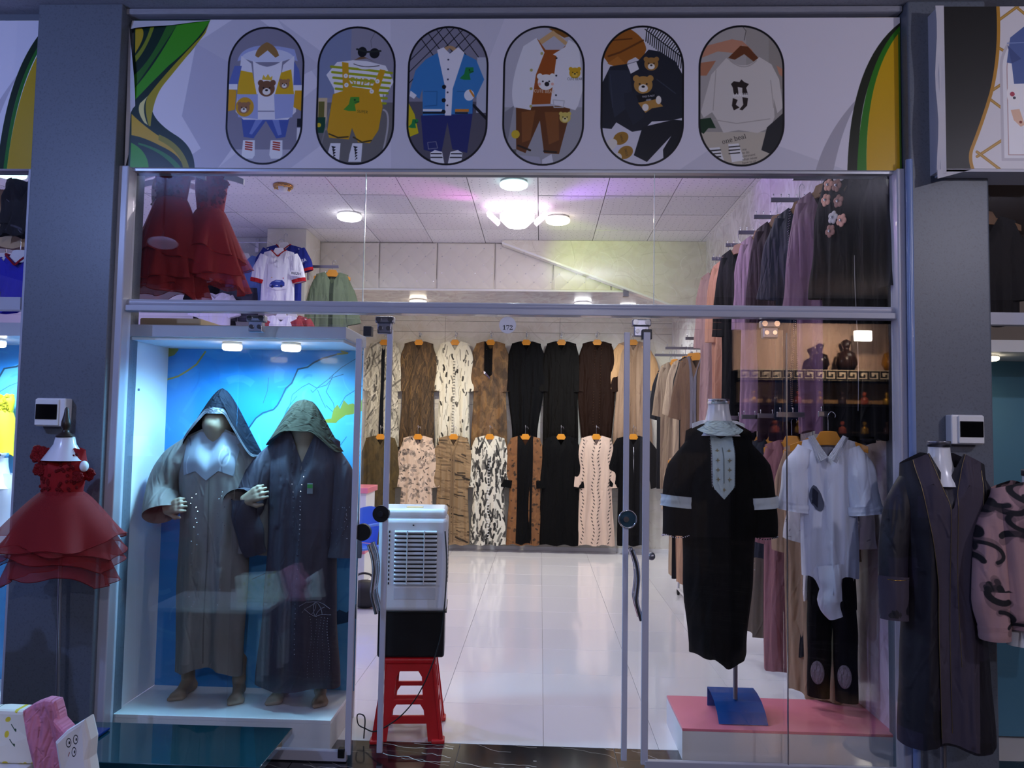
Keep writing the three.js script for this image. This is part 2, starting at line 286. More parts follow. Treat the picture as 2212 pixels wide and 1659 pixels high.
// ---- display case on the left: platform, side panel, mural back, top slab
const MURAL_Z = -0.575;
const muralTex = canvasTexture(1024, 1700, (c, w, h) => {
  // deep blue old paint, and beyond the main crack the paler coat that shows in the print; both mottled
  // photo pixels -> mural: x 368..775, y 725..1487
  const q = (p) => p.map(([x, y]) => [(x - 368) / 407 * w, (y - 725) / 762 * h]);
  const region = (col, pts) => { c.fillStyle = col; c.beginPath(); q(pts).forEach(([x, y], i) => (i ? c.lineTo(x, y) : c.moveTo(x, y))); c.closePath(); c.fill(); };
  c.fillStyle = '#2b86d4'; c.fillRect(0, 0, w, h);
  region('#58a8dc', [[775, 725], [742, 742], [720, 745], [690, 755], [672, 765], [640, 780], [628, 812], [608, 845], [592, 872], [556, 892], [540, 918], [530, 980], [548, 1100], [536, 1250], [552, 1487], [775, 1487]]);
  swooshes(c, w, h, 51, 130, ['#2f8fdc', '#58b4ec', '#1f74cc', '#7cc8f0'], 46, 0.16, 150); swooshes(c, w, h, 52, 70, ['#a8e0f4', '#1a62b0'], 12, 0.16, 90);
  const S = (pts, lw, col) => { c.strokeStyle = col; c.lineWidth = lw; c.lineJoin = 'round'; c.beginPath(); pts.forEach(([x, y], i) => (i ? c.lineTo(x, y) : c.moveTo(x, y))); c.stroke(); };
  S(q([[446, 742], [428, 772], [408, 788], [390, 800], [366, 808]]), 9, '#a08f3c');
  S(q([[720, 745], [690, 755], [672, 765], [660, 775], [640, 780], [628, 812], [616, 824], [608, 845], [600, 862], [592, 872], [570, 880], [556, 892], [548, 905], [540, 918]]), 8, '#274a60');
  S(q([[720, 745], [742, 742], [728, 738]]), 9, '#a08f3c');
  S(q([[735, 790], [706, 800], [685, 818], [672, 832], [668, 826]]), 3, '#2e5d74'); S(q([[640, 840], [620, 870], [610, 900], [596, 925]]), 3, '#2e5d74'); S(q([[664, 812], [650, 820], [630, 838], [626, 860], [604, 915]]), 3, '#2e5d74');
  S(q([[664, 812], [680, 822], [700, 815], [712, 800]]), 3, '#2e5d74'); S(q([[682, 826], [692, 850], [700, 866]]), 3, '#2e5d74'); S(q([[714, 790], [700, 830], [716, 856], [720, 880]]), 3, '#2e5d74'); S(q([[580, 800], [578, 830], [570, 858]]), 3, '#2e5d74'); S(q([[700, 860], [720, 880], [740, 840], [775, 815]]), 3, '#2e5d74'); S(q([[775, 744], [730, 775], [705, 800]]), 3, '#2e5d74'); S(q([[690, 960], [700, 1000], [745, 930]]), 3, '#2e5d74');
  c.fillStyle = '#8a8a34'; c.beginPath(); q([[696, 893], [712, 890], [716, 870], [724, 858], [730, 868], [737, 848], [746, 858], [756, 855], [764, 862], [775, 845], [775, 872], [755, 880], [742, 882], [728, 893], [722, 900], [704, 900]]).forEach(([x, y], i) => (i ? c.lineTo(x, y) : c.moveTo(x, y))); c.fill();
  c.beginPath(); q([[368, 730], [386, 726], [389, 740], [380, 752], [368, 756]]).forEach(([x, y], i) => (i ? c.lineTo(x, y) : c.moveTo(x, y))); c.fill();
  c.fillStyle = '#20496a'; c.beginPath(); q([[720, 1330], [740, 1312], [755, 1318], [775, 1298], [775, 1330], [755, 1340], [735, 1345], [716, 1352]]).forEach(([x, y], i) => (i ? c.lineTo(x, y) : c.moveTo(x, y))); c.fill();
  S(q([[560, 1250], [590, 1235], [640, 1200], [700, 1240], [730, 1200], [775, 1190]]), 3, '#1d4e78');
});
{
  const d = thing('display_platform', 'low white mannequin platform inside the blue lit window', 'platform', [0, 0, 0]);
  part('top', rbox(1.143, 0.02, 0.455, 0.003, -1.6185, 0.142, -0.3475), M.whiteGloss, d); part('front', span(-2.19, -1.047, 0, 0.132, -0.135, -0.12), M.white, d); part('side', span(-1.062, -1.047, 0, 0.132, MURAL_Z, -0.135), M.white, d);
  const m = struct('wall_display_back', span(-2.19, -1.035, 0, 2.17, MURAL_Z - 0.02, MURAL_Z - 0.001), M.white);
  part('mural', grid(1, 1, (u, v) => [lerp(-2.19, -1.035, u), lerp(2.12, 0.15, v), MURAL_Z]), phys(0xffffff, 0.3, { map: muralTex, clearcoat: 0.7, clearcoatRoughness: 0.06 }), m, 'glossy blue cracked paint mural');
  const sidew = struct('wall_display_side', span(-2.2, -2.19, 0.152, 2.17, MURAL_Z, -0.02), M.whiteGloss);
  part('screw_cap', merge([[1.83, -0.25], [1.42, -0.2]].map(([y, z]) => new THREE.CylinderGeometry(0.007, 0.007, 0.006, 12).rotateZ(Math.PI / 2).translate(-2.188, y, z))), M.steel, sidew);
  const top = struct('display_top_slab', rbox(1.17, 0.065, 0.47, 0.004, -1.607, 2.1375, -0.345), M.frame);
  part('top_liner', span(-2.18, -1.04, 2.09, 2.105, MURAL_Z, -0.13), M.white, top);
  const g = 'lamps under the display window top';
  for (const [x, who] of [[-1.66, 'pointed hood'], [-1.34, 'taupe headscarf']]) {
    const t = drumLamp(x, 2.09, -0.2, 0.052, 0.045, lampWarm, 0x8fd8ff, LIGHT.display, 'small round lamp under the display window top over the ' + who, g, 'display_lamp');
  }
}
// ---- pink topped platform on the right
{
  const d = thing('pink_platform', 'low white platform with a pink top inside the right window', 'platform', [0, 0, 0]);
  part('top', rbox(WALLR - 0.738, 0.014, 0.487, 0.002, (WALLR + 0.738) / 2, 0.149, -0.3935), M.pink, d); part('front', span(0.738, WALLR, 0, 0.142, -0.162, -0.15), M.white, d); part('side', span(0.738, 0.75, 0, 0.142, -0.637, -0.162), M.white, d);
}
// ---- shop ceiling lamps
{
  const g = 'round ceiling lamps of the shop';
  drumLamp(-0.255, CEIL, -2.6, 0.12, 0.05, lampCool, 0xe8fbff, LIGHT.ceiling, 'pale cyan round ceiling lamp above the party light', g);
  drumLamp(0.144, CEIL, -3.7, 0.12, 0.06, lampWarm, 0xfff4e2, LIGHT.ceiling, 'warm white round ceiling lamp beside the party light', g);
  drumLamp(-1.918, CEIL, -3.62, 0.12, 0.06, lampWhite, 0xf2f8ff, LIGHT.ceiling, 'white round ceiling lamp next to the glass seam near the red dresses', g);
  for (const [x, z, what] of [[-1.1, -1.3, 'air cooler'], [0.35, -0.5, 'pink platform'], [0.8, -2.1, 'lilac robe']]) drumLamp(x, CEIL, z, 0.12, 0.06, lampWhite, 0xf0f8ff, LIGHT.ceiling * 1.15, 'white round ceiling lamp hidden by the sign board, over the ' + what, g);
  for (const [x, z, what] of [[-3.4, -1.8, 'children clothes'], [-5.2, -2.6, 'far left room']]) drumLamp(x, CEIL, z, 0.12, 0.06, lampWhite, 0xae98ff, LIGHT.purple, 'violet tinted round ceiling lamp over the ' + what, g);
  const h = 'round lamps under the mezzanine';
  drumLamp(-1.519, SOFFIT, -5.5, 0.105, 0.05, lampWarm, 0xfff0d2, LIGHT.soffit, 'warm lamp under the mezzanine above the brown robes', h);
  drumLamp(0.498, SOFFIT, -5.56, 0.105, 0.05, lampWhite, 0xf2fbff, LIGHT.soffit, 'cool white lamp under the mezzanine above the dark brown robe', h);
  drumLamp(1.068, SOFFIT, -5.75, 0.1, 0.02, lampWhite, 0xffffff, LIGHT.soffit * 0.5, 'flat lamp under the mezzanine beside the stair wall', h);
  const t = thing('gold_spotlight', 'small gold ringed spotlight in the ceiling near the red dresses', 'spotlight', [-2.281, CEIL, -2.72]);
  part('gold_ring', new THREE.TorusGeometry(0.07, 0.018, 12, 32).rotateX(Math.PI / 2).translate(0, -0.012, 0), std(0xb8842c, 0.15, { metalness: 1 }), t); part('lens', lathe([[0.001, -0.06], [0.035, -0.055], [0.045, -0.01], [0.05, 0]], 24), M.white, t);
  for (let k = 0; k < 6; k++) part('crystal', new THREE.IcosahedronGeometry(0.011, 0).translate(0.07 * Math.cos(k * 1.047), -0.03, 0.07 * Math.sin(k * 1.047)), M.gold, t);
}
// ---- party light: bright faceted body with side wings throwing coloured beams
{
  const t = thing('party_light', 'glowing colour changing party light with folded wings under the ceiling', 'party light', [-0.248, CEIL, -3.35]);
  part('stem', cyl(0.02, 0.03, 0.05, 0, -0.025, 0), M.white, t);
  const glow = new THREE.MeshStandardMaterial({ color: 0xffffff, emissive: 0xfff2ff, emissiveIntensity: 4 }), pinkGlow = new THREE.MeshStandardMaterial({ color: 0xffffff, emissive: 0xffc0f8, emissiveIntensity: 5 });
  part('led_head', lathe([[0.001, -0.2], [0.1, -0.19], [0.16, -0.13], [0.165, -0.07], [0.12, -0.05], [0.001, -0.05]], 8), glow, t);
  for (const s of [-1, 1]) part('led_wing', new THREE.BoxGeometry(0.14, 0.035, 0.12).rotateZ(s * 0.75).translate(s * 0.225, -0.11, 0), pinkGlow, t);
  const beam = (x, y, z, color, power, angle) => { const s = new THREE.SpotLight(color, power, 0, angle, 0.7, 2); s.position.set(0, -0.24, 0.0); s.target.position.set(x, y, z); t.add(s, s.target); };
  { const p = new THREE.PointLight(0xfff6fa, 1.0, 0, 2); p.position.set(0, -0.24, 0); p.shadow.radius = 4; t.add(p); }
  beam(-0.85, 0.02, 0.55, 0xff50f0, 2.2, 0.36); beam(0.95, 0.02, 0.65, 0xa040ff, 2.4, 0.36);
  beam(1.1, -0.3, -1.5, 0xd8ff30, 3.0, 0.5); beam(0, -3.4, 0.3, 0xf6fff6, 2.5, 1.2); beam(0.05, 0.02, 0.28, 0x30ffc0, 0.8, 0.3); beam(2.1, -0.4, 1.7, 0xb878ff, 4.5, 0.5);
}
// =====================================================================  GARMENTS
const fabricBump = canvasTexture(512, 1024, (c, w, h) => {   // soft hanging folds and finer creases
  c.fillStyle = '#808080'; c.fillRect(0, 0, w, h); const r = rng(200);
  for (const [n, lw, len, sp, al, bl] of [[70, 26, 700, 0.12, 0.3, 9], [150, 11, 330, 0.3, 0.3, 4], [160, 4, 130, 0.9, 0.25, 2]]) {
    const layer = document.createElement('canvas'); layer.width = w; layer.height = h; const q = layer.getContext('2d'); q.lineCap = 'round';
    for (let i = 0; i < n; i++) { const x = r() * w, y = r() * h, a = Math.PI / 2 + (r() - 0.5) * sp, l = len * (0.4 + r()), g = r() < 0.5 ? 40 : 210, k = (r() - 0.5) * l * 0.15; q.strokeStyle = `rgb(${g},${g},${g})`; q.globalAlpha = al * (0.4 + r()); q.lineWidth = lw * (0.4 + r()); for (const ox of [0, -w, w]) for (const oy of [0, -h]) { q.beginPath(); q.moveTo(x + ox, y + oy); q.quadraticCurveTo(x + ox + Math.cos(a) * l / 2 + k, y + oy + Math.sin(a) * l / 2, x + ox + Math.cos(a) * l, y + oy + Math.sin(a) * l); q.stroke(); } }
    c.filter = `blur(${bl}px)`; c.drawImage(layer, 0, 0); c.filter = 'none';
  }
}, false);
const cloth = (color, rough = 0.85, extra = {}) => { const c = new THREE.Color(color), lum = c.r + c.g + c.b; return phys(color, rough, { bumpMap: fabricBump, bumpScale: 0.03, specularIntensity: lum < 0.1 ? 0.25 : 0.6, sheen: lum < 0.1 ? 0 : 0.3, sheenRoughness: 0.6, sheenColor: c, ...extra }); };
const printed = (tex, rough = 0.85) => phys(0xffffff, rough, { map: tex, bumpMap: fabricBump, bumpScale: 0.022 });
function strokes(ctx, w, h, seed, n, cols, lw, len, angle, spread, alpha = 1) {
  const r = rng(seed); ctx.lineCap = 'round';
  for (let i = 0; i < n; i++) {
    ctx.strokeStyle = cols[Math.floor(r() * cols.length)]; ctx.globalAlpha = alpha * (0.5 + r() * 0.5); ctx.lineWidth = lw * (0.4 + r());
    const x = r() * w, y = r() * h, a = angle + (r() - 0.5) * spread, l = len * (0.4 + r()), k = (r() - 0.5) * l * 0.4;
    ctx.beginPath(); ctx.moveTo(x, y); ctx.quadraticCurveTo(x + Math.cos(a) * l / 2 + k, y + Math.sin(a) * l / 2, x + Math.cos(a) * l, y + Math.sin(a) * l); ctx.stroke();
  }
  ctx.globalAlpha = 1;
}
const print = (base, ...layers) => canvasTexture(384, 768, (c, w, h) => { c.fillStyle = base; c.fillRect(0, 0, w, h); layers.forEach(([n, cols, lw, ...rest], i) => strokes(c, w, h, 300 + i * 17 + layers.length * 5 + n, Math.round(n * 1.7), cols, lw, ...rest)); });
const H2 = Math.PI / 2;
const PR = {
  greyStreak: print('#b9b5a8', [220, ['#6f6c66', '#d8d4c6', '#8d897e'], 9, 60, H2, 1.6, 0.6], [70, ['#2a2928', '#413f3c'], 9, 70, 1.9, 1.4, 0.8], [60, ['#e4e0d2'], 6, 50, 1.9, 1.2, 0.8]),
  brownStreak: print('#4a3928', [260, ['#2f241a', '#6b5236', '#5a452e'], 8, 80, H2, 0.7, 0.7], [160, ['#86683f', '#1f1812', '#3a2d20'], 4, 70, H2, 0.9, 0.8]),
  whiteFleck: print('#ddd9c9', [50, ['#c4bfae'], 10, 90, H2, 0.5, 0.6], [66, ['#1c1b1a', '#2d2b28'], 9, 26, H2, 0.9, 1], [50, ['#3a3733'], 3, 60, H2, 0.4, 0.8]),
  tanDye: print('#7a5a38', [120, ['#3a2d24', '#8a6a48', '#4a392c'], 44, 70, H2, 1.5, 0.4], [60, ['#2d2520', '#9b7a50'], 14, 50, H2, 1.5, 0.4]),
  olive: print('#4d3f22', [160, ['#352c19', '#5f4d28', '#41341c'], 16, 60, H2, 1.4, 0.5]),
  pinkFlower: print('#d2b9a6', [150, ['#3a3536', '#6a6260', '#55504e'], 17, 16, 0, 6.3, 0.5], [110, ['#e2cdbc', '#d2b9a6'], 15, 12, 0, 6.3, 0.8], [120, ['#17161a', '#2a2728'], 6, 12, 0, 6.3, 0.9]),
  brushTan: print('#8f7658', [160, ['#5f4b37', '#a98d69', '#745d45'], 9, 60, 0.25, 0.6, 0.7], [46, ['#17130f', '#2a211a'], 8, 60, 0.25, 0.5, 0.9]),
  tiger: print('#d6d2c4', [230, ['#141416', '#1f1f20', '#2c2b2a'], 11, 44, H2, 0.9, 1], [60, ['#8a8578'], 4, 26, H2, 1.2, 0.8], [50, ['#e6e2d6'], 5, 26, H2, 1, 0.9]),
  copper: print('#7d5230', [120, ['#5f3d22', '#96683c'], 14, 40, H2, 3, 0.5], [130, ['#1d1511', '#2c1f16'], 11, 9, 0, 6.3, 0.8]),
  leafBeige: canvasTexture(256, 512, (c, w, h) => { c.fillStyle = '#d3b8a6'; c.fillRect(0, 0, w, h); c.fillStyle = '#4a3f3d'; for (const x of [70, 116, 140, 186]) for (let y = 6; y < h; y += 15) { c.save(); c.translate(x + Math.sin(y * 0.05) * 5, y); c.rotate(x < 128 ? 0.9 : -0.9); c.beginPath(); c.ellipse(0, 0, 5.5, 2.2, 0, 0, 7); c.fill(); c.restore(); } }),
  patch: canvasTexture(256, 512, (c, w, h) => { c.fillStyle = '#16131f'; c.fillRect(0, 0, w, h); const r = rng(44); for (let i = 0; i < 46; i++) { c.fillStyle = ['#221d2f', '#2a2438', '#100d17'][i % 3]; c.fillRect(r() * w, r() * h, 20 + r() * 26, 18 + r() * 26); } }),
  camoPink: canvasTexture(256, 512, (c, w, h) => { c.fillStyle = '#a98588'; c.fillRect(0, 0, w, h); const r = rng(71); c.lineCap = 'round'; for (let i = 0; i < 58; i++) { const x = r() * w, y = r() * h, R = 12 + r() * 16, a = r() * 6.3, e = a + 1.6 + r() * 2.2, lw = 5 + r() * 7; c.strokeStyle = '#5c484e'; c.lineWidth = lw + 5; c.globalAlpha = 0.5; c.beginPath(); c.arc(x, y + 3, R, a, e); c.stroke(); c.globalAlpha = 1; c.strokeStyle = '#15121a'; c.lineWidth = lw; c.beginPath(); c.ellipse(x, y, R * 1.2, R * 0.7, 0.3, a, e); c.stroke(); } }),
  floralBlouse: print('#c9bfc2', [130, ['#4a4450', '#6d6470'], 3, 12, 0.6, 3, 0.9], [60, ['#dcd4d4'], 6, 20, 0, 6, 0.6]),
  lace: canvasTexture(256, 256, (c, w, h) => { c.fillStyle = '#c3c6cf'; c.fillRect(0, 0, w, h); const r = rng(81); for (let i = 0; i < 90; i++) { c.strokeStyle = i % 2 ? '#eef2fa' : '#8d909c'; c.lineWidth = 2; c.beginPath(); c.arc(r() * w, r() * h, 4 + r() * 9, r() * 6, r() * 6 + 3); c.stroke(); } }),
  stripeTan: canvasTexture(256, 256, (c, w, h) => { c.fillStyle = '#c5aa86'; c.fillRect(0, 0, w, h); c.fillStyle = '#3b2c25'; for (const y of [40, 104, 168, 232]) c.fillRect(0, y, w, 7); }),
  blackFleck: print('#0d0d16', [60, ['#8c8ca0', '#5d5d70'], 4, 22, 0.5, 1.2, 0.9]),
};
PR.camoPink.repeat.set(1.4, 1.4);

/** tube of cloth: keys give half width W(v) and half depth T(v); returns geometry and a sampler of its front */
function clothBody(o) {
  const { L, W, T, neckPow = 1, nw = 0.09, dropF = 0.12, dropB = 0.02, slope = 0.28, folds = 9, amp = 0.012, seed = 1, NU = 72, NV = 26, hem = 0.01, hemDrop = null, uvw = 0.8, uvh = 1.6 } = o;
  const r = rng(seed * 91 + 7), ph = [r() * 6.28, r() * 6.28, r() * 6.28, r() * 6.28], f1 = folds * (0.9 + 0.2 * r()), f2 = folds * 1.7 * (0.9 + 0.2 * r());
  const sw = keyed(W, 0);
  const surf = (th, v) => {
    const c = Math.cos(th), s = Math.sin(th), w = keyed(W, v), t = keyed(T, v);
    const x0 = sw * Math.sign(c) * Math.pow(Math.abs(c), 0.85), drop = s > 0 ? dropF : dropB, ax = Math.abs(x0);
    const top = ax < nw ? -drop * Math.pow(1 - ax / nw, s > 0 ? neckPow : 1.6) : -slope * (ax - nw);
    let x = w * Math.sign(c) * Math.pow(Math.abs(c), 0.85), z = t * s;
    const g = smooth(0.02, 0.6, v), fx = x / Math.max(w, 0.05);
    const crease = (q) => 1 - 2 * Math.pow(Math.abs(Math.sin(q / 2)), 0.7), fold = amp * g * (crease(fx * f1 + ph[0] + v * 0.9) + 0.6 * crease(fx * f2 + ph[1] - v * 1.3) + 0.3 * Math.sin(fx * 3.1 + ph[2] + v * 2)) + amp * 0.25 * Math.sin(v * 9 + fx * 4 + ph[3]) * smooth(0.03, 0.2, v);
    z += (s >= 0 ? 1 : -0.8) * fold * (0.35 + 0.65 * Math.abs(s)); x += 0.35 * amp * g * Math.sin(v * 5 + ph[3] + Math.sign(c));
    let y = top + v * (-L - top) + v * hem * Math.sin(fx * f1 * 0.7 + ph[2]) ;
    if (hemDrop) y -= v * v * v * hemDrop(fx, s);
    return [x, y, z];
  };
  const g = grid(NU, NV, (u, v) => { const p = surf(-Math.PI / 2 + u * 2 * Math.PI, v); return [p[0], p[1], p[2], p[0] / uvw + 0.5, 1 + p[1] / uvh]; }, true);
  const front = (x, v) => { const w = keyed(W, v), c = clamp(Math.sign(x) * Math.pow(Math.min(Math.abs(x) / w, 1), 1 / 0.85), -1, 1); return surf(Math.acos(c), v); };
  return { g, front, W, T, L };
}
/** ribbon lying on the front of a body between xa(v) and xb(v) */
function ribbon(body, xa, xb, v0, v1, lift = 0.004, n = 4, m = 26) {
  return grid(n, m, (u, w) => { const v = lerp(v0, v1, w), p = body.front(lerp(xa(v), xb(v), u), v); return [p[0], p[1], p[2] + lift, p[0] / 0.8 + 0.5, 1 + p[1] / 1.6]; });
}
function beads(body, xs, v0, v1, step, size, jitter = 0, seed = 1) {
  const r = rng(seed), list = [], base = new THREE.OctahedronGeometry(size, 0);
  for (const xf of xs) for (let y = v0; y < v1; y += step / body.L) { const p = body.front(xf(y) + (r() - 0.5) * jitter, y + (r() - 0.5) * jitter); list.push(base.clone().translate(p[0], p[1], p[2] + 0.006)); }
  return mergeGeometries(list);
}
/** sleeve along points [x, y, z, half width, half depth] */
function sleeve(pts, seed = 1, amp = 0.06, NV = 18, NU = 22) {
  const curve = new THREE.CatmullRomCurve3(pts.map((p) => V(p.slice(0, 3)))), r = rng(seed * 13), a0 = r() * 6, a1 = r() * 6, n = pts.length - 1;
  return grid(NU, NV, (u, v) => {
    const p = curve.getPoint(v), t = curve.getTangent(v), side = new THREE.Vector3().crossVectors(t, new THREE.Vector3(0, 0, 1)).normalize(), nn = new THREE.Vector3().crossVectors(side, t), k = Math.min(Math.floor(v * n), n - 1), q = v * n - k;
    const w = lerp(pts[k][3], pts[k + 1][3], q), d = lerp(pts[k][4], pts[k + 1][4], q), th = u * 2 * Math.PI, f = 1 + amp * Math.sin(th * 3 + a0 + v * 4) + amp * Math.sin(v * 11 + a1 + th);
    p.addScaledVector(side, w * f * Math.cos(th)).addScaledVector(nn, d * f * Math.sin(th));
    return [p.x, p.y, p.z, p.x / 0.8 + 0.5, 1 + p.y / 1.6];
  });
}
const short = (l) => (l.match(/^(.*?\b(robe|coat|jacket|shirt|blouse|tee)\b)/) || [l, l])[1];
/** hanger: wooden shoulder bow, metal hook up to a rail */
const hangerBow = (() => { const pts = []; for (let i = 0; i <= 20; i++) { const x = -0.19 + 0.38 * i / 20; pts.push([x, -0.012 - 1.15 * x * x + 0.036 * (1 - smooth(0.035, 0.06, Math.abs(x)))]); } for (let i = 20; i >= 0; i--) { const x = -0.19 + 0.38 * i / 20; pts.push([x, -0.045 - 1.05 * x * x]); } return extrude(pts, 0.012, 0.003).translate(0, 0, -0.006); })();
function hanger(x, y, z, label, group, turn = 0, mat = M.wood, hookLen = 0.07, name = 'clothes_hanger') {
  const t = thing(name, label, 'hanger', [x, y, z], group, turn);
  part('bow', hangerBow, mat, t);
  part('hook', tube([[0, 0.03, 0], [0, hookLen, 0], [0, hookLen + 0.03, 0.003], [0.018, hookLen + 0.05, 0.003], [0.036, hookLen + 0.034, 0], [0.034, hookLen + 0.018, 0]], 0.0025, 24, 6), M.hook, t);
  return t;
}
/** long robe hung on a hanger; o.style adds its own trimming */
function robe(o) {
  const { name = 'robe', label, group, pos, turn = 0, L = 1.42, sw = 0.2, hw = 0.24, mid = null, t = 0.045, mat, sleeveMat = mat, seed = 1, sl = [0.55, 0.11, 0.085, 0.16], style = {}, category = 'robe' } = o;
  const g = thing(name, label, category, pos, group, turn);
  const body = clothBody({ L, W: [[0, sw], [0.1, sw * 1.03], [0.45, mid ?? lerp(sw, hw, 0.35)], [1, hw]], T: [[0, 0.012], [0.1, t], [0.5, t * 1.05], [1, t * 1.25]], seed, amp: o.amp ?? 0.017, folds: o.folds ?? 10, dropF: o.dropF ?? 0.13, nw: o.nw ?? 0.075, hem: o.hem ?? 0.01 });
  part('body', body.g, mat, g);
  if (sl) for (const s of [-1, 1]) {
    const [len, w0, w1, ang] = sl, a = ang + (s > 0 ? 0.03 : -0.02) * Math.sin(seed * 3.3), x0 = s * (sw - 0.035), y0 = -0.28 * (sw - 0.075) - 0.045;
    const sx = (d) => x0 + s * Math.sin(a) * d, sy = (d) => y0 - Math.cos(a) * d;
    const sm = part('sleeve', sleeve([[x0 - s * 0.02, y0 + 0.02, 0, w0 * 0.62, 0.03], [sx(len * 0.3), sy(len * 0.3), -0.004, w0, 0.036], [sx(len * 0.7), sy(len * 0.7), -0.004, lerp(w0, w1, 0.6), 0.032], [sx(len), sy(len), 0, w1, 0.03]], seed + s), sleeveMat, g);
    if (style.cuff) part('cuff', sleeve([[sx(len * 0.84), sy(len * 0.84), 0, lerp(w0, w1, 0.8) + 0.004, 0.038], [sx(len * 1.01), sy(len * 1.01), 0, w1 + 0.005, 0.036]], seed + s, 0.02, 6), style.cuff, sm);
  }
  const nw = o.nw ?? 0.075, neckX = (k) => (v) => k * Math.max(nw * (1 - v * L / (o.dropF ?? 0.13) * 1), 0.008);
  if (style.panel) { const [m, hwid] = style.panel; part('inner_panel', ribbon(body, () => -hwid, () => hwid, 0.0, 0.985, 0.005, 8), m, g); }
  if (style.placket) { const [m, wd] = style.placket; part('placket', ribbon(body, (v) => neckX(-1)(v) - wd, (v) => neckX(-1)(v) + wd * 0.2, 0, 0.98, 0.006), m, g); part('placket', ribbon(body, (v) => neckX(1)(v) - wd * 0.2, (v) => neckX(1)(v) + wd, 0, 0.98, 0.006), m, g); }
  if (style.buttons) { const b = []; for (let v = 0.12; v < 0.95; v += 0.03) { const p = body.front(0, v); b.push(box(0.03, 0.006, 0.006, p[0], p[1], p[2] + 0.009)); } part('button_loops', merge(b), style.buttons, g).userData.kind = 'stuff'; }
  if (style.beads) { const [m, xs, v0, v1, step, size, jit] = style.beads; part('bead_trim', beads(body, xs.map((x) => (typeof x === 'number' ? () => x : x)), v0, v1, step, size, jit || 0, seed), m, g).userData.kind = 'stuff'; }
  if (style.extra) style.extra(g, body);
  return g;
}
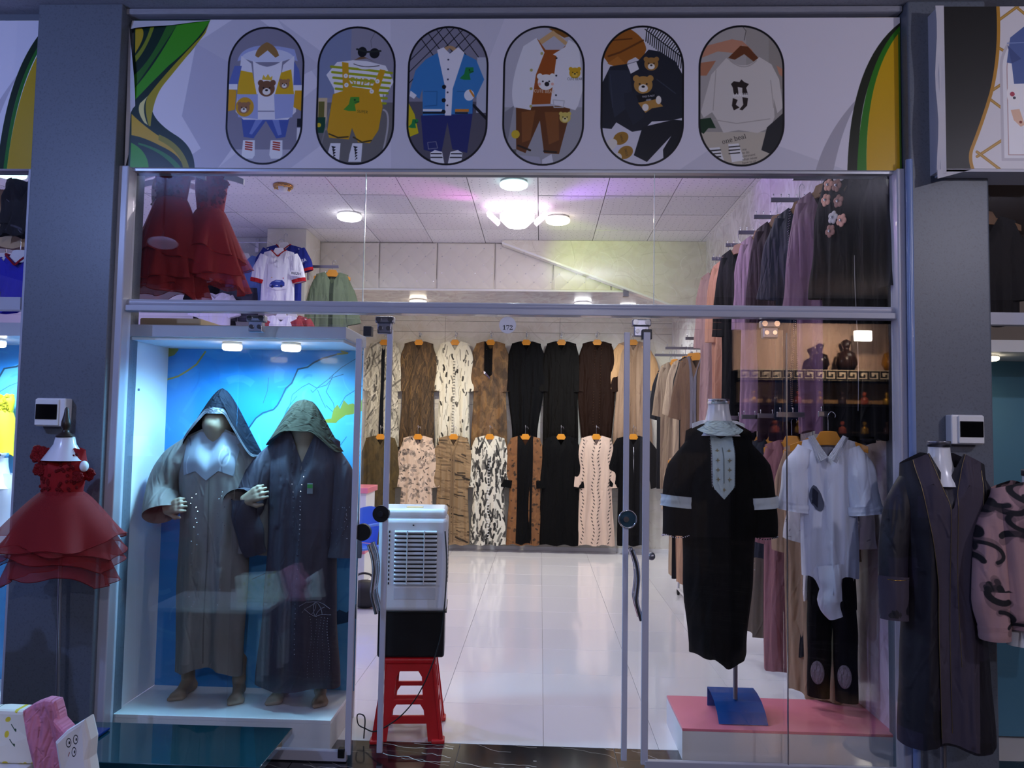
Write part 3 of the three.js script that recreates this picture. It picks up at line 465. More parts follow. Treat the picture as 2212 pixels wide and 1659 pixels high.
// ---- sixteen robes on the back wall, in two rows, each on a wooden hanger
{
  const black = cloth(0x08080b, 0.8), black2 = cloth(0x0c0a09, 0.75), dbrown = cloth(0x1f0f08, 0.7), beige = cloth(0x9b7f68, 0.8), tan = cloth(0xc2986c, 0.7), blk = cloth(0x070709, 0.8);
  const up = 'robes in the upper row on the back wall', low = 'robes in the lower row on the back wall';
  const UPPER = [
    ['grey and white streaked robe with a black front band, upper row of the back wall', 830, printed(PR.greyStreak), { style: { panel: [cloth(0x0d1118), 0.024] } }],
    ['dark brown streaked long robe in the upper row of the back wall', 905, printed(PR.brownStreak), { hw: 0.25 }],
    ['white robe with black flecks and a row of dark button loops', 983, printed(PR.whiteFleck), { style: { buttons: M.black } }],
    ['tan and brown dyed robe with one wide black lapel', 1060, printed(PR.tanDye), { hw: 0.25, style: { extra: (g, b) => { part('lapel', ribbon(b, (v) => -0.085 + v * 0.02, () => 0.03, 0.0, 0.28, 0.009, 6, 12), black, g); part('lapel_cuff', ribbon(b, () => -0.09, () => 0.0, 0.28, 0.305, 0.011, 4, 3), M.silver, g); }, beads: [M.silver, [0.05, -0.04, 0.1, 0.0], 0.08, 0.95, 0.13, 0.008, 0.05] } }],
    ['plain black robe beside the tan dyed robe, upper row', 1137, black, { hw: 0.17, mid: 0.25, L: 1.36 }],
    ['very dark brown black robe with a loose straight cut beside the dark brown robe', 1213, black2, { hw: 0.24, mid: 0.23 }],
    ['dark brown robe with beaded front edges and cuffs', 1290, dbrown, { hw: 0.2, mid: 0.25, style: { beads: [std(0xb08a68, 0.3, { metalness: 0.8 }), [(v) => -0.03 - v * 0.02, (v) => 0.06 - v * 0.04], 0.04, 0.8, 0.04, 0.004] } }],
    ['beige robe with lighter tan sleeves seen through the right sliding door', 1368, beige, { sleeveMat: tan, hw: 0.27, sl: [0.6, 0.1, 0.1, 0.28], style: { placket: [cloth(0x8d7058), 0.03] } }],
  ];
  const LOWER = [
    ['olive brown robe in the lower row, behind the left sliding door', 822, printed(PR.olive), {}],
    ['pinkish beige robe with smoky black flowers above the air cooler', 903, printed(PR.pinkFlower), {}],
    ['tan robe with dark horizontal brush strokes, lower row', 980, printed(PR.brushTan), { style: { placket: [cloth(0x7a644c), 0.018] } }],
    ['black and white tiger striped robe in the lower row', 1058, printed(PR.tiger), { style: { buttons: M.white } }],
    ['copper patterned open robe over a black inner dress', 1135, printed(PR.copper), { style: { panel: [black, 0.105], cuff: blk, beads: [M.gold, [(v) => -0.07 * (1 - Math.min(v * 5, 0.75)), (v) => 0.07 * (1 - Math.min(v * 5, 0.75))], 0.02, 0.9, 0.02, 0.0022] } }],
    ['plain black straight robe in the lower row of the back wall', 1212, blk, { hw: 0.3, sw: 0.22 }],
    ['pale beige robe with dark leaf motifs down the front', 1288, printed(PR.leafBeige), { hw: 0.26 }],
    ['black robe with a white zip line seen through the right sliding door', 1368, black, { hw: 0.2, sl: [0.62, 0.11, 0.13, 0.3], style: { extra: (g, b) => part('zip', ribbon(b, () => -0.004, () => 0.004, 0.02, 0.8, 0.008, 2), M.silver, g) } }],
  ];
  const place = (rows, group, py, hookY, seed0) => rows.forEach(([label, px, mat, o], i) => {
    const p = at(px, py, 'z', BACK + (seed0 ? 0.24 : 0.1)), L = o.L ?? (seed0 ? 1.46 : 1.46);
    robe({ label, group, pos: [p.x, p.y, p.z], mat, sw: 0.2, hw: 0.235, seed: i + seed0 + 2, sl: [0.62, 0.085, 0.08, 0.11], ...o, L });
    hanger(p.x, p.y - 0.005, p.z, 'orange wooden hanger holding the ' + (seed0 ? 'lower row ' : 'upper row ') + short(label), seed0 ? 'hangers of the lower robe row' : 'hangers of the upper robe row', 0, M.wood, hookY);
    const hk = thing('wall_hook', 'chrome wall hook above the ' + (seed0 ? 'lower row ' : 'upper row ') + short(label), 'wall hook', [p.x, p.y + hookY + 0.02, BACK + 0.005], seed0 ? 'hooks of the lower robe row' : 'hooks of the upper robe row');
    part('plate', rbox(0.025, 0.06, 0.008, 0.003), M.chrome, hk); part('peg', tube([[0, 0.0, 0], [0, 0.005, p.z - BACK - 0.05], [0, 0.02, p.z - BACK + 0.005], [0, 0.045, p.z - BACK + 0.01]], 0.0045, 16, 8), M.chrome, hk);
  });
  place(UPPER, up, 737, 0.075, 0); place(LOWER, low, 941, 0.075, 20);
}
// ---- display arms on the right wall and the robes hung from them
function displayArm(x, y, z, len, label, group, pins = 5) {
  const t = thing('clothes_bracket', label, 'wall bracket', [x, y, z], group);
  part('wall_plate', rbox(0.02, 0.15, 0.035, 0.003, -0.01, -0.03, 0), M.steel, t); part('bar', rbox(len, 0.03, 0.016, 0.003, -len / 2, 0, 0), M.steel, t);
  for (let k = 0; k < pins; k++) part('pin', merge([cyl(0.003, 0.003, 0.02, -len + 0.02 + k * (len - 0.05) / (pins - 1), 0.025, 0, 8), new THREE.SphereGeometry(0.006, 10, 8).translate(-len + 0.02 + k * (len - 0.05) / (pins - 1), 0.036, 0)]), M.chrome, t);
  return t;
}
{
  const ga = 'upper display arms on the right wall', gr = 'robes on the upper arms of the right wall', gh = 'hangers on the upper arms of the right wall';
  const Z = [-0.77, -1.22, -1.63, -2.07, -2.48, -3.0];
  Z.forEach((z, i) => displayArm(WALLR, 3.19, z, 0.3, 'steel wall bracket with pins above the ' + ['mauve', 'navy', 'dark plum', 'lilac', 'peach', 'dusty rose'][i] + ' robe high on the right wall', ga, 6));
  const mauve = cloth(0x6d4c66, 0.6, { sheen: 0.8 }), plum = cloth(0x2b1926, 0.7), navy = cloth(0x141a2e, 0.65), rose = cloth(0xa88686, 0.75), peach = cloth(0xc08870, 0.7), blk = cloth(0x0b0b10, 0.8), lilac = cloth(0x8c6c86, 0.65);
  const LIST = [
    ['dusty rose robe on the farthest upper arm of the right wall', -2.98, rose, { L: 1.5, style: {} }, 0.2],
    ['peach robe with a silver beaded front on an upper arm', -2.5, peach, { L: 1.5, style: { beads: [M.silver, [0.06, 0.09], 0.1, 0.6, 0.05, 0.005, 0.04] } }, 0.2],
    ['black robe between the peach robe and the lilac robe', -2.1, blk, { L: 1.5 }, 0.22],
    ['lilac robe with silver embroidered edges on an upper arm', -1.66, lilac, { L: 1.42, style: { beads: [M.silver, [0.03, 0.05, 0.08], 0.06, 0.95, 0.05, 0.0045, 0.03] } }, 0.18],
    ['dark plum robe with sparse beads between the lilac and navy robes', -1.28, plum, { L: 1.48, style: { beads: [M.silver, [0.02], 0.1, 0.9, 0.09, 0.0035, 0.02] } }, 0.17],
    ['navy robe with wide beaded neck bands on an upper arm', -0.95, navy, { L: 1.35, sl: [0.5, 0.12, 0.12, 0.2], style: { beads: [M.silver, [(v) => -0.07 * Math.max(1 - v * 3, 0.16), (v) => 0.07 * Math.max(1 - v * 3, 0.16), (v) => -0.06 * Math.max(1 - v * 3, 0.12), (v) => 0.06 * Math.max(1 - v * 3, 0.12)], 0.0, 0.95, 0.014, 0.0042] } }, 0.13],
    ['mauve robe with shimmering beads beside the black flowered robe', -0.62, mauve, { L: 1.42, style: { beads: [std(0xe0c0d8, 0.2, { metalness: 0.9 }), [0.02, 0.045], 0.1, 0.9, 0.06, 0.0035, 0.03] } }, 0.11],
  ];
  LIST.forEach(([label, z, mat, o, off], i) => {
    const x = WALLR - off - 0.07, y = 3.19 - 0.11;
    robe({ label, group: gr, pos: [x, y, z], turn: -1.08, mat, sw: 0.19, hw: 0.19, t: 0.045, seed: 60 + i, sl: [0.6, 0.085, 0.08, 0.1], amp: 0.026, folds: 9, ...o });
    hanger(x, y, z, 'brown wooden hanger holding the ' + short(label), gh, -1.08, M.woodDark, 0.075);
  });
  // black robe with applique flowers, and a black coat, right behind the transom glass
  const F = robe({ label: 'black robe with pale applique flowers hanging behind the transom glass', group: gr, pos: [1.65, 3.1, -0.34], turn: -1.15, mat: blk, sw: 0.17, hw: 0.18, L: 1.5, seed: 75, sl: [0.62, 0.08, 0.085, 0.12], style: {} });
  const petal = [std(0xd9a090, 0.8), std(0x9b7068, 0.8), std(0xbfb8be, 0.7)];
  [[-0.03, -0.08], [0.03, -0.1], [0.07, -0.05], [-0.05, -0.16], [0.04, -0.19], [0.0, -0.27], [0.06, -0.3], [-0.02, -0.34], [0.03, -0.04]].forEach(([x, y], k) => {
    const pet = []; for (let a = 0; a < 5; a++) pet.push(new THREE.SphereGeometry(0.017, 10, 6).scale(1, 1, 0.35).translate(x - 0.03 + 0.02 * Math.cos(a * 1.257 + k), y + 0.02 * Math.sin(a * 1.257 + k), 0.066));
    const f = part('applique_flower', merge(pet), petal[k % 3], F); part('flower_centre', new THREE.SphereGeometry(0.009, 8, 6).translate(x - 0.03, y, 0.073), M.silver, f);
  });
  hanger(1.65, 3.1, -0.34, 'brown wooden hanger of the flowered black robe', gh, -1.15, M.woodDark, 0.075);
  robe({ label: 'plain black coat with a white zip hanging next to the right frame post', group: gr, pos: [1.7, 3.05, -0.19], turn: -1.35, mat: blk, sw: 0.13, hw: 0.14, L: 1.42, t: 0.04, seed: 77, sl: [0.6, 0.065, 0.065, 0.05], style: { extra: (g, b) => part('zip', ribbon(b, () => -0.055, () => -0.052, 0.3, 0.9, 0.008, 2), std(0x8a8a90, 0.5), g) } });
  hanger(1.7, 3.05, -0.19, 'brown wooden hanger of the plain black coat', gh, -1.35, M.woodDark, 0.075);
  const hr = struct('trim_9', rbox(0.9, 0.02, 0.02, 0.004, WALLR - 0.45, 3.1 + 0.105, -0.26), M.steel);
}
// ---- lower arms with shirts, trousers and robes beside the black dress
{
  const ga = 'lower display arms on the right wall', gr = 'garments on the lower arms of the right wall', gh = 'hangers on the lower arms of the right wall', Y = 1.76;
  [-0.42, -0.7, -1.1, -1.5, -1.95].forEach((z, i) => displayArm(WALLR, Y, z, i === 0 ? 0.28 : 0.42, 'steel wall bracket with pins above the ' + ['white shirt', 'tan robe', 'dusty rose robe', 'taupe robe', 'grey beige robe'][i] + ' on the right wall', ga, 6));
  const taupe = cloth(0x6b594c, 0.8), rose = cloth(0x8a585c, 0.75), tan = cloth(0xa07f66, 0.75), greyB = cloth(0x8b7a76, 0.8), blk = cloth(0x0d0d12, 0.8), navyG = cloth(0x232530, 0.8);
  const LIST = [
    ['grey beige robe farthest along the lower arms of the right wall', [1.56, Y - 0.16, -2.15], greyB, { L: 1.3, turn: -0.95 }],
    ['taupe robe with dotted beads behind the black window dress', [1.57, Y - 0.16, -1.7], taupe, { L: 1.36, turn: -0.95, style: { beads: [M.silver, [0.08, -0.02], 0.35, 0.7, 0.05, 0.004, 0.05] } }],
    ['dark slate jacket behind the dusty rose robe', [1.55, Y - 0.14, -1.3], navyG, { L: 0.8, turn: -0.9 }],
    ['dusty rose robe with a folded collar and sparkling beads', [1.555, Y - 0.15, -0.98], rose, { L: 1.42, hw: 0.2, turn: -0.85, style: { placket: [cloth(0x99666a), 0.05], beads: [M.silver, [0.02, 0.1], 0.4, 0.95, 0.06, 0.005, 0.06] } }],
    ['tan robe with a wavy hem between the rose robe and white shirt', [1.585, Y - 0.16, -0.7], tan, { L: 1.44, turn: -0.9, hw: 0.17 }],
  ];
  LIST.forEach(([label, pos, mat, o], i) => {
    robe({ label, group: gr, pos, mat, sw: 0.19, hw: 0.19, t: 0.055, seed: 90 + i, sl: [0.58, 0.08, 0.075, 0.1], amp: 0.02, folds: 7, ...o });
    hanger(...pos, 'wooden hanger holding the ' + short(label), gh, o.turn, M.wood, 0.09);
  });
  // white shirt with a dark printed badge and knotted tails
  const S = thing('white_shirt', 'white shirt with a dark round print, knotted tail, hanging by the right post', 'shirt', [1.53, 1.63, -0.3], gr, -0.4);
  const wm = cloth(0xdfe4f6, 0.7), wb = clothBody({ L: 0.72, W: [[0, 0.14], [0.3, 0.135], [1, 0.14]], T: [[0, 0.02], [0.15, 0.07], [1, 0.085]], seed: 101, amp: 0.016, folds: 8, dropF: 0.1, nw: 0.07, hemDrop: (fx) => 0.12 * Math.exp(-((fx + 0.1) ** 2) * 9) });
  part('body', wb.g, wm, S);
  for (const s of [-1, 1]) { const sm = part('sleeve', sleeve([[s * 0.1, -0.06, 0.01, 0.055, 0.04], [s * 0.155, -0.18, 0.02, 0.075, 0.055], [s * 0.175, -0.36, 0.03, 0.08, 0.06]], 110 + s, 0.05), wm, S); part('cuff', sleeve([[s * 0.172, -0.345, 0.03, 0.084, 0.064], [s * 0.178, -0.39, 0.03, 0.086, 0.066]], 111, 0.02, 6), wm, sm); }
  for (const s of [-1, 1]) part('collar', grid(4, 8, (u, v) => { const x = 0.072 * v, y = -0.1 + 0.115 * v, o = u * (0.055 - 0.02 * v); return [s * (x + o * 0.8), y - o * 0.55 * (1 - 0.4 * v), 0.088 - 0.07 * v + 0.02 * Math.sin(u * 2.6)]; }), wm, S);
  part('tail_knot', sleeve([[0.0, -0.66, 0.06, 0.06, 0.03], [0.02, -0.76, 0.07, 0.05, 0.03], [0.0, -0.84, 0.06, 0.06, 0.03], [0.03, -0.93, 0.05, 0.035, 0.02]], 120, 0.12), wm, S);
  { const p = wb.front(-0.05, 0.35); const badge = part('badge_print', ribbon(wb, (v) => -0.055 - 0.036 * Math.sqrt(Math.max(1 - ((v - 0.42) / 0.08) ** 2, 0)), (v) => -0.055 + 0.036 * Math.sqrt(Math.max(1 - ((v - 0.42) / 0.08) ** 2, 0)), 0.3401, 0.4999, 0.004, 8, 20), cloth(0x5d6376), S); part('badge_figure', ribbon(wb, (v) => -0.074, (v) => -0.046, 0.37, 0.48, 0.006, 5, 8), cloth(0x2a2f42), badge); }
  hanger(1.53, 1.64, -0.3, 'wooden hanger holding the white shirt', gh, -0.4, M.wood, 0.08);
  // patterned blouse and the black trousers below it
  robe({ name: 'blouse', category: 'blouse', label: 'pale blouse with fine dark floral print behind the white shirt', group: gr, pos: [1.6, 1.6, -0.5], turn: -0.8, mat: printed(PR.floralBlouse), sw: 0.15, hw: 0.15, t: 0.06, L: 0.85, seed: 121, sl: [0.5, 0.075, 0.085, 0.15], hem: 0.03 });
  hanger(1.6, 1.61, -0.5, 'wooden hanger holding the floral blouse', gh, -0.8, M.wood, 0.09);
  const T = thing('trousers', 'black ribbed trousers with pale ankle patches hanging below the white shirt', 'trousers', [1.6, 1.02, -0.46], gr, -0.5);
  part('waist', clothBody({ L: 0.3, W: [[0, 0.12], [1, 0.125]], T: [[0, 0.04], [1, 0.06]], seed: 131, amp: 0.006, dropF: 0, dropB: 0, slope: 0 }).g, blk, T);
  for (const s of [-1, 1]) { const leg = part('trouser_leg', sleeve([[s * 0.062, -0.25, 0, 0.066, 0.055], [s * 0.068, -0.5, 0, 0.062, 0.045], [s * 0.068, -0.8, 0, 0.058, 0.04]], 132 + s, 0.04, 20, 26), blk, T); part('ankle_patch', new THREE.SphereGeometry(0.045, 16, 12).scale(0.8, 1.4, 0.15).translate(s * 0.068, -0.66, 0.044), cloth(0x8d8790), leg); }
  robe({ name: 'skirt', category: 'skirt', label: 'dark grey pleated skirt hanging behind the black trousers', group: gr, pos: [1.62, 1.12, -0.64], turn: -0.9, mat: cloth(0x1d1c22), sw: 0.13, hw: 0.17, L: 0.75, seed: 135, sl: null, dropF: 0.0, nw: 0.02, folds: 14, amp: 0.016 });
}
// ---- middle depth: robes under the stair, and a wheeled rail
{
  const gr = 'robes on the right wall under the stair wall', gh = 'hangers under the stair wall';
  const taup = cloth(0x8a7562, 0.8), dk = cloth(0x0d1018, 0.8), br = cloth(0x6e5340, 0.75), be = cloth(0xb09a84, 0.8), sil = cloth(0x6f6a72, 0.8);
  for (const [z, len, what] of [[-3.7, 0.4, 'brown'], [-4.6, 0.45, 'beige'], [-5.4, 0.45, 'navy']]) displayArm(WALLR, 2.56, z, len, 'steel wall bracket under the stair wall above the ' + what + ' robe', 'display arms under the stair wall', 6);
  const LIST = [['dark navy robe farthest under the stair wall', [1.55, 2.42, -5.5], dk, -0.9], ['taupe robe with folded sleeves under the stair wall', [1.52, 2.45, -5.0], taup, -0.9], ['beige robe behind the brown patterned robe', [1.57, 2.45, -4.62], be, -1.0], ['black robe between the beige and the brown robe', [1.55, 2.44, -4.2], dk, -1.1], ['brown robe with a silver grey patterned front', [1.52, 2.4, -3.75], br, -0.9]];
  LIST.forEach(([label, pos, mat, turn], i) => {
    robe({ label, group: gr, pos, mat, turn, sw: 0.2, hw: 0.2, t: 0.05, seed: 150 + i, L: 1.45, amp: 0.02, folds: 7, sl: [0.55, 0.09, 0.085, 0.2], style: i === 4 ? { placket: [cloth(0x6d6a78), 0.035] } : {} });
    hanger(...pos, 'wooden hanger holding the ' + short(label) + ' under the stair', gh, turn, M.wood, 0.08);
  });
  const rack = thing('garment_rack', 'white wheeled garment rack behind the black window dress', 'garment rack', [1.5, 0, -3.95]);
  part('frame_leg', rod([-0.08, 0.06, 0.2], [-0.02, 1.5, 0.05], 0.013), M.whiteGloss, rack); part('frame_leg', rod([-0.08, 0.06, -0.2], [-0.02, 1.5, -0.05], 0.013), M.whiteGloss, rack);
  part('foot_bar', rod([-0.08, 0.06, -0.22], [-0.08, 0.06, 0.22], 0.013), M.whiteGloss, rack); part('spreader', rod([-0.055, 0.55, 0.15], [-0.055, 0.55, -0.15], 0.009), M.whiteGloss, rack); part('top_rail', rod([-0.02, 1.5, -0.35], [-0.02, 1.5, 0.35], 0.013), M.steel, rack);
  for (const z of [-0.2, 0.2]) { const c = part('castor', new THREE.CylinderGeometry(0.03, 0.03, 0.022, 20).rotateZ(H2).translate(-0.08, 0.03, z), M.rubber, rack); part('castor_fork', cyl(0.01, 0.012, 0.05, -0.08, 0.06, z, 12), M.black, c); }
  const gk = 'robes on the wheeled rack';
  [['beige robe on the wheeled rack', -4.2, be], ['black robe with white cuffs on the wheeled rack', -3.98, dk], ['peach beige robe on the wheeled rack', -3.76, cloth(0xb08a70)]].forEach(([label, z, mat], i) => { robe({ label, group: gk, pos: [1.48, 1.4, z], turn: -0.8, mat, sw: 0.18, hw: 0.18, L: 1.22, seed: 170 + i, amp: 0.018, sl: [0.5, 0.08, 0.08, 0.12], style: i === 1 ? { cuff: cloth(0xdedee6) } : {} }); hanger(1.48, 1.4, z, 'orange wooden hanger holding the ' + short(label) + ' on the rack', 'hangers on the wheeled rack', -0.8, M.wood, 0.07); });
}
const L1 = 1.25 / 0.13;
// =====================================================================  MANNEQUINS, BUSTS AND WHAT THEY WEAR
function sdfMesh(bones, centre, half, cell, k = 0.03) {   // tapered capsules [a, b, ra, rb] joined by a smooth minimum
  const res = Math.ceil(2 * half / cell) + 2, mc = new MarchingCubes(res, new THREE.MeshBasicMaterial(), false, false, 120000), hs = res / 2, f = mc.field;
  const B = bones.map(([a, b, ra, rb]) => { const d = [b[0] - a[0], b[1] - a[1], b[2] - a[2]]; return [a, d, d[0] ** 2 + d[1] ** 2 + d[2] ** 2 || 1e-9, ra, rb]; });
  let n = 0;
  for (let z = 0; z < res; z++) for (let y = 0; y < res; y++) for (let x = 0; x < res; x++, n++) {
    const px = centre[0] + (x - hs) / hs * half, py = centre[1] + (y - hs) / hs * half, pz = centre[2] + (z - hs) / hs * half; let s = 1;
    for (const [a, d, dd, ra, rb] of B) {
      const ex = px - a[0], ey = py - a[1], ez = pz - a[2], t = Math.min(1, Math.max(0, (ex * d[0] + ey * d[1] + ez * d[2]) / dd)), q = Math.sqrt((ex - t * d[0]) ** 2 + (ey - t * d[1]) ** 2 + (ez - t * d[2]) ** 2) - (ra + (rb - ra) * t);
      const h = Math.max(k - Math.abs(s - q), 0) / k; s = Math.min(s, q) - h * h * k * 0.25;
    }
    f[n] = -s;
  }
  mc.isolation = 0; mc.update();
  const g = new THREE.BufferGeometry(), p = mc.positionArray.slice(0, mc.count * 3), nn = mc.normalArray.slice(0, mc.count * 3);
  for (let i = 0; i < mc.count; i++) { for (let c = 0; c < 3; c++) p[i * 3 + c] = centre[c] + p[i * 3 + c] * half; const l = Math.hypot(nn[i * 3], nn[i * 3 + 1], nn[i * 3 + 2]) || 1; for (let c = 0; c < 3; c++) nn[i * 3 + c] /= l; }
  g.setAttribute('position', new THREE.BufferAttribute(p, 3)); g.setAttribute('normal', new THREE.BufferAttribute(nn, 3)); g.setAttribute('uv', new THREE.BufferAttribute(new Float32Array(mc.count * 2), 2));
  return g;
}
function handBones(w, dir, palm) {   // wrist, finger direction, palm normal
  const d = V(dir).normalize(), n = V(palm).normalize(), s = new THREE.Vector3().crossVectors(d, n).normalize(), W = V(w), P = (a, b, c) => W.clone().addScaledVector(d, a).addScaledVector(s, b).addScaledVector(n, c).toArray(), out = [];
  for (const b of [-0.026, -0.009, 0.009, 0.026]) out.push([P(0, b * 0.5, 0), P(0.075, b, 0), 0.017, 0.0125]);
  [[-0.029, 0.064], [-0.01, 0.074], [0.01, 0.07], [0.028, 0.055]].forEach(([b, l]) => { out.push([P(0.07, b, 0), P(0.07 + l * 0.5, b * 1.15, 0.006), 0.0095, 0.0085], [P(0.07 + l * 0.5, b * 1.15, 0.006), P(0.07 + l * 0.88, b * 1.2, 0.024), 0.0085, 0.0065]); });
  out.push([P(0.015, -0.025, 0.005), P(0.05, -0.052, 0.018), 0.012, 0.0105], [P(0.05, -0.052, 0.018), P(0.08, -0.06, 0.026), 0.01, 0.008]);
  return out;
}
function footBones(x, z, yaw) {
  const P = (a, b, y) => [x + Math.sin(yaw) * a + Math.cos(yaw) * b, y, z + Math.cos(yaw) * a - Math.sin(yaw) * b], out = [[P(-0.04, 0, 0.035), P(-0.005, 0, 0.1), 0.031, 0.033], [P(-0.05, 0, 0.032), P(0.08, 0.005, 0.026), 0.031, 0.024], [P(0.0, 0, 0.07), P(0.08, 0.0, 0.032), 0.03, 0.024], [P(0.08, -0.02, 0.022), P(0.1, -0.022, 0.02), 0.021, 0.018], [P(0.08, 0.02, 0.02), P(0.1, 0.02, 0.018), 0.019, 0.016], [P(-0.005, 0, 0.1), P(-0.01, 0, 0.2), 0.033, 0.037]];
  [-0.032, -0.012, 0.004, 0.018, 0.031].forEach((b, i) => out.push([P(0.095, b, 0.017), P(0.138 - i * 0.008, b * 0.95, 0.013), 0.0125 - i * 0.0006, 0.0105 - i * 0.0006]));
  return out;
}
function mannequin(label, pos, J, group) {
  const t = thing('mannequin', label, 'mannequin', pos, group), b = [];
  const add = (a, c, ra, rc) => b.push([J[a] || a, J[c] || c, ra, rc]);
  add([0, 0.86, -0.02], [0, 1.0, -0.02], 0.09, 0.075); add([-0.06, 0.88, -0.02], [0.06, 0.88, -0.02], 0.072, 0.072); add([0, 1.0, -0.02], [0, 1.2, -0.01], 0.075, 0.085); add([-0.06, 1.26, 0.0], [0.06, 1.26, 0.0], 0.07, 0.07); add('sl', 'sr', 0.045, 0.045); add([0, 1.36, 0], [0, 1.44, 0.01], 0.055, 0.042); add([0, 1.44, 0.015], [0, 1.49, 0.02], 0.045, 0.066); add([0, 1.505, 0.012], [0, 1.53, 0.008], 0.074, 0.074); add([0, 1.455, 0.05], [0, 1.48, 0.058], 0.03, 0.035); add([0, 1.49, 0.086], [0, 1.505, 0.082], 0.01, 0.009);
  add('sl', 'el', 0.042, 0.034); add('el', 'wl', 0.034, 0.023); add('sr', 'er', 0.042, 0.034); add('er', 'wr', 0.034, 0.023);
  for (const s of ['l', 'r']) { add('h' + s, 'k' + s, 0.066, 0.046); add('k' + s, 'a' + s, 0.046, 0.035); }
  const parts = [sdfMesh(b, [0, 0.82, 0], 0.84, 0.017, 0.05)];
  for (const s of ['l', 'r']) {
    if (J['d' + s]) parts.push(sdfMesh(handBones(J['w' + s], J['d' + s], J['n' + s]), V(J['w' + s]).addScaledVector(V(J['d' + s]).normalize(), 0.07).toArray(), 0.12, 0.0032, 0.012));
    const f = J['f' + s]; parts.push(sdfMesh(footBones(...f), [f[0] + Math.sin(f[2]) * 0.04, 0.1, f[1] + Math.cos(f[2]) * 0.04], 0.15, 0.0042, 0.014));
  }
  part('body', merge(parts), M.manBeige, t); return t;
}
const gm = 'full mannequins in the blue display window';
mannequin('headless looking beige mannequin under a dark pointed hood with a grey robe', [-1.775, 0.152, -0.34], { sl: [-0.135, 1.355, -0.01], sr: [0.135, 1.355, -0.01], el: [-0.285, 1.15, -0.02], wl: [-0.215, 1.04, 0.12], er: [0.205, 1.14, -0.04], wr: [0.2, 0.96, 0.0], hl: [-0.07, 0.86, -0.02], hr: [0.07, 0.86, -0.02], kl: [-0.1, 0.48, -0.03], kr: [0.095, 0.48, -0.02], al: [-0.165, 0.15, -0.1], ar: [0.14, 0.15, -0.06], fl: [-0.168, -0.11, -0.05], fr: [0.135, -0.075, 0.25], dl: [0.75, 0.25, 0.35], nl: [0.1, -0.3, -1] }, gm);
mannequin('beige mannequin under a taupe headscarf with a dark beaded robe', [-1.285, 0.152, -0.34], { sl: [-0.13, 1.35, -0.01], sr: [0.13, 1.35, -0.01], el: [-0.255, 1.13, 0.0], wl: [-0.27, 1.1, 0.16], er: [0.205, 1.12, -0.02], wr: [0.21, 0.95, 0.0], hl: [-0.07, 0.86, -0.02], hr: [0.07, 0.86, -0.02], kl: [-0.085, 0.48, -0.03], kr: [0.08, 0.48, -0.02], al: [-0.115, 0.15, -0.09], ar: [0.1, 0.15, -0.06], fl: [-0.118, -0.09, -0.05], fr: [0.1, -0.075, 0.28], dl: [0.8, 0.42, 0.2], nl: [0.2, -0.2, -1] }, gm);
{ // grey robe with pale lace chest
  const m = cloth(0x77716f, 0.8), g = thing('robe', 'grey robe with pale lace yoke worn in the blue display window', 'robe', [-1.775, 1.625, -0.335], 'robes worn in the display window');
  const b = clothBody({ L: 1.29, W: [[0, 0.2], [0.14, 0.205], [0.35, 0.19], [0.6, 0.2], [1, 0.18]], T: [[0, 0.06], [0.14, 0.13], [0.3, 0.135], [0.6, 0.125], [1, 0.13]], nw: 0.06, dropF: 0.06, slope: 0.45, seed: 201, amp: 0.016, folds: 7, hemDrop: (fx) => -0.03 * Math.cos(fx * 3) });
  part('body', b.g, m, g); part('lace_yoke', ribbon(b, (v) => -0.155 + 0.1 * v, (v) => 0.155 - 0.1 * v, 0.01, 0.175, 0.004, 18, 14), phys(0xa9abb4, 0.7, { map: PR.lace }), g);
  part('sleeve', sleeve([[-0.125, -0.075, 0, 0.05, 0.06], [-0.215, -0.17, 0.0, 0.082, 0.085], [-0.29, -0.34, 0.03, 0.088, 0.09], [-0.24, -0.46, 0.11, 0.1, 0.085]], 202, 0.06), m, g);
  part('sleeve', sleeve([[0.125, -0.075, 0, 0.05, 0.06], [0.205, -0.24, -0.03, 0.085, 0.085], [0.225, -0.5, -0.02, 0.1, 0.08], [0.215, -0.68, 0.01, 0.115, 0.075]], 203, 0.06), m, g);
  part('bead_trim', beads(b, [() => -0.06, () => 0.08], 0.25, 0.75, 0.03, 0.0028, 0.05, 5), M.silver, g).userData.kind = 'stuff'; part('front_seam', ribbon(b, () => 0.012, () => 0.018, 0.18, 0.98, 0.003, 2), cloth(0x5c5756), g);
}
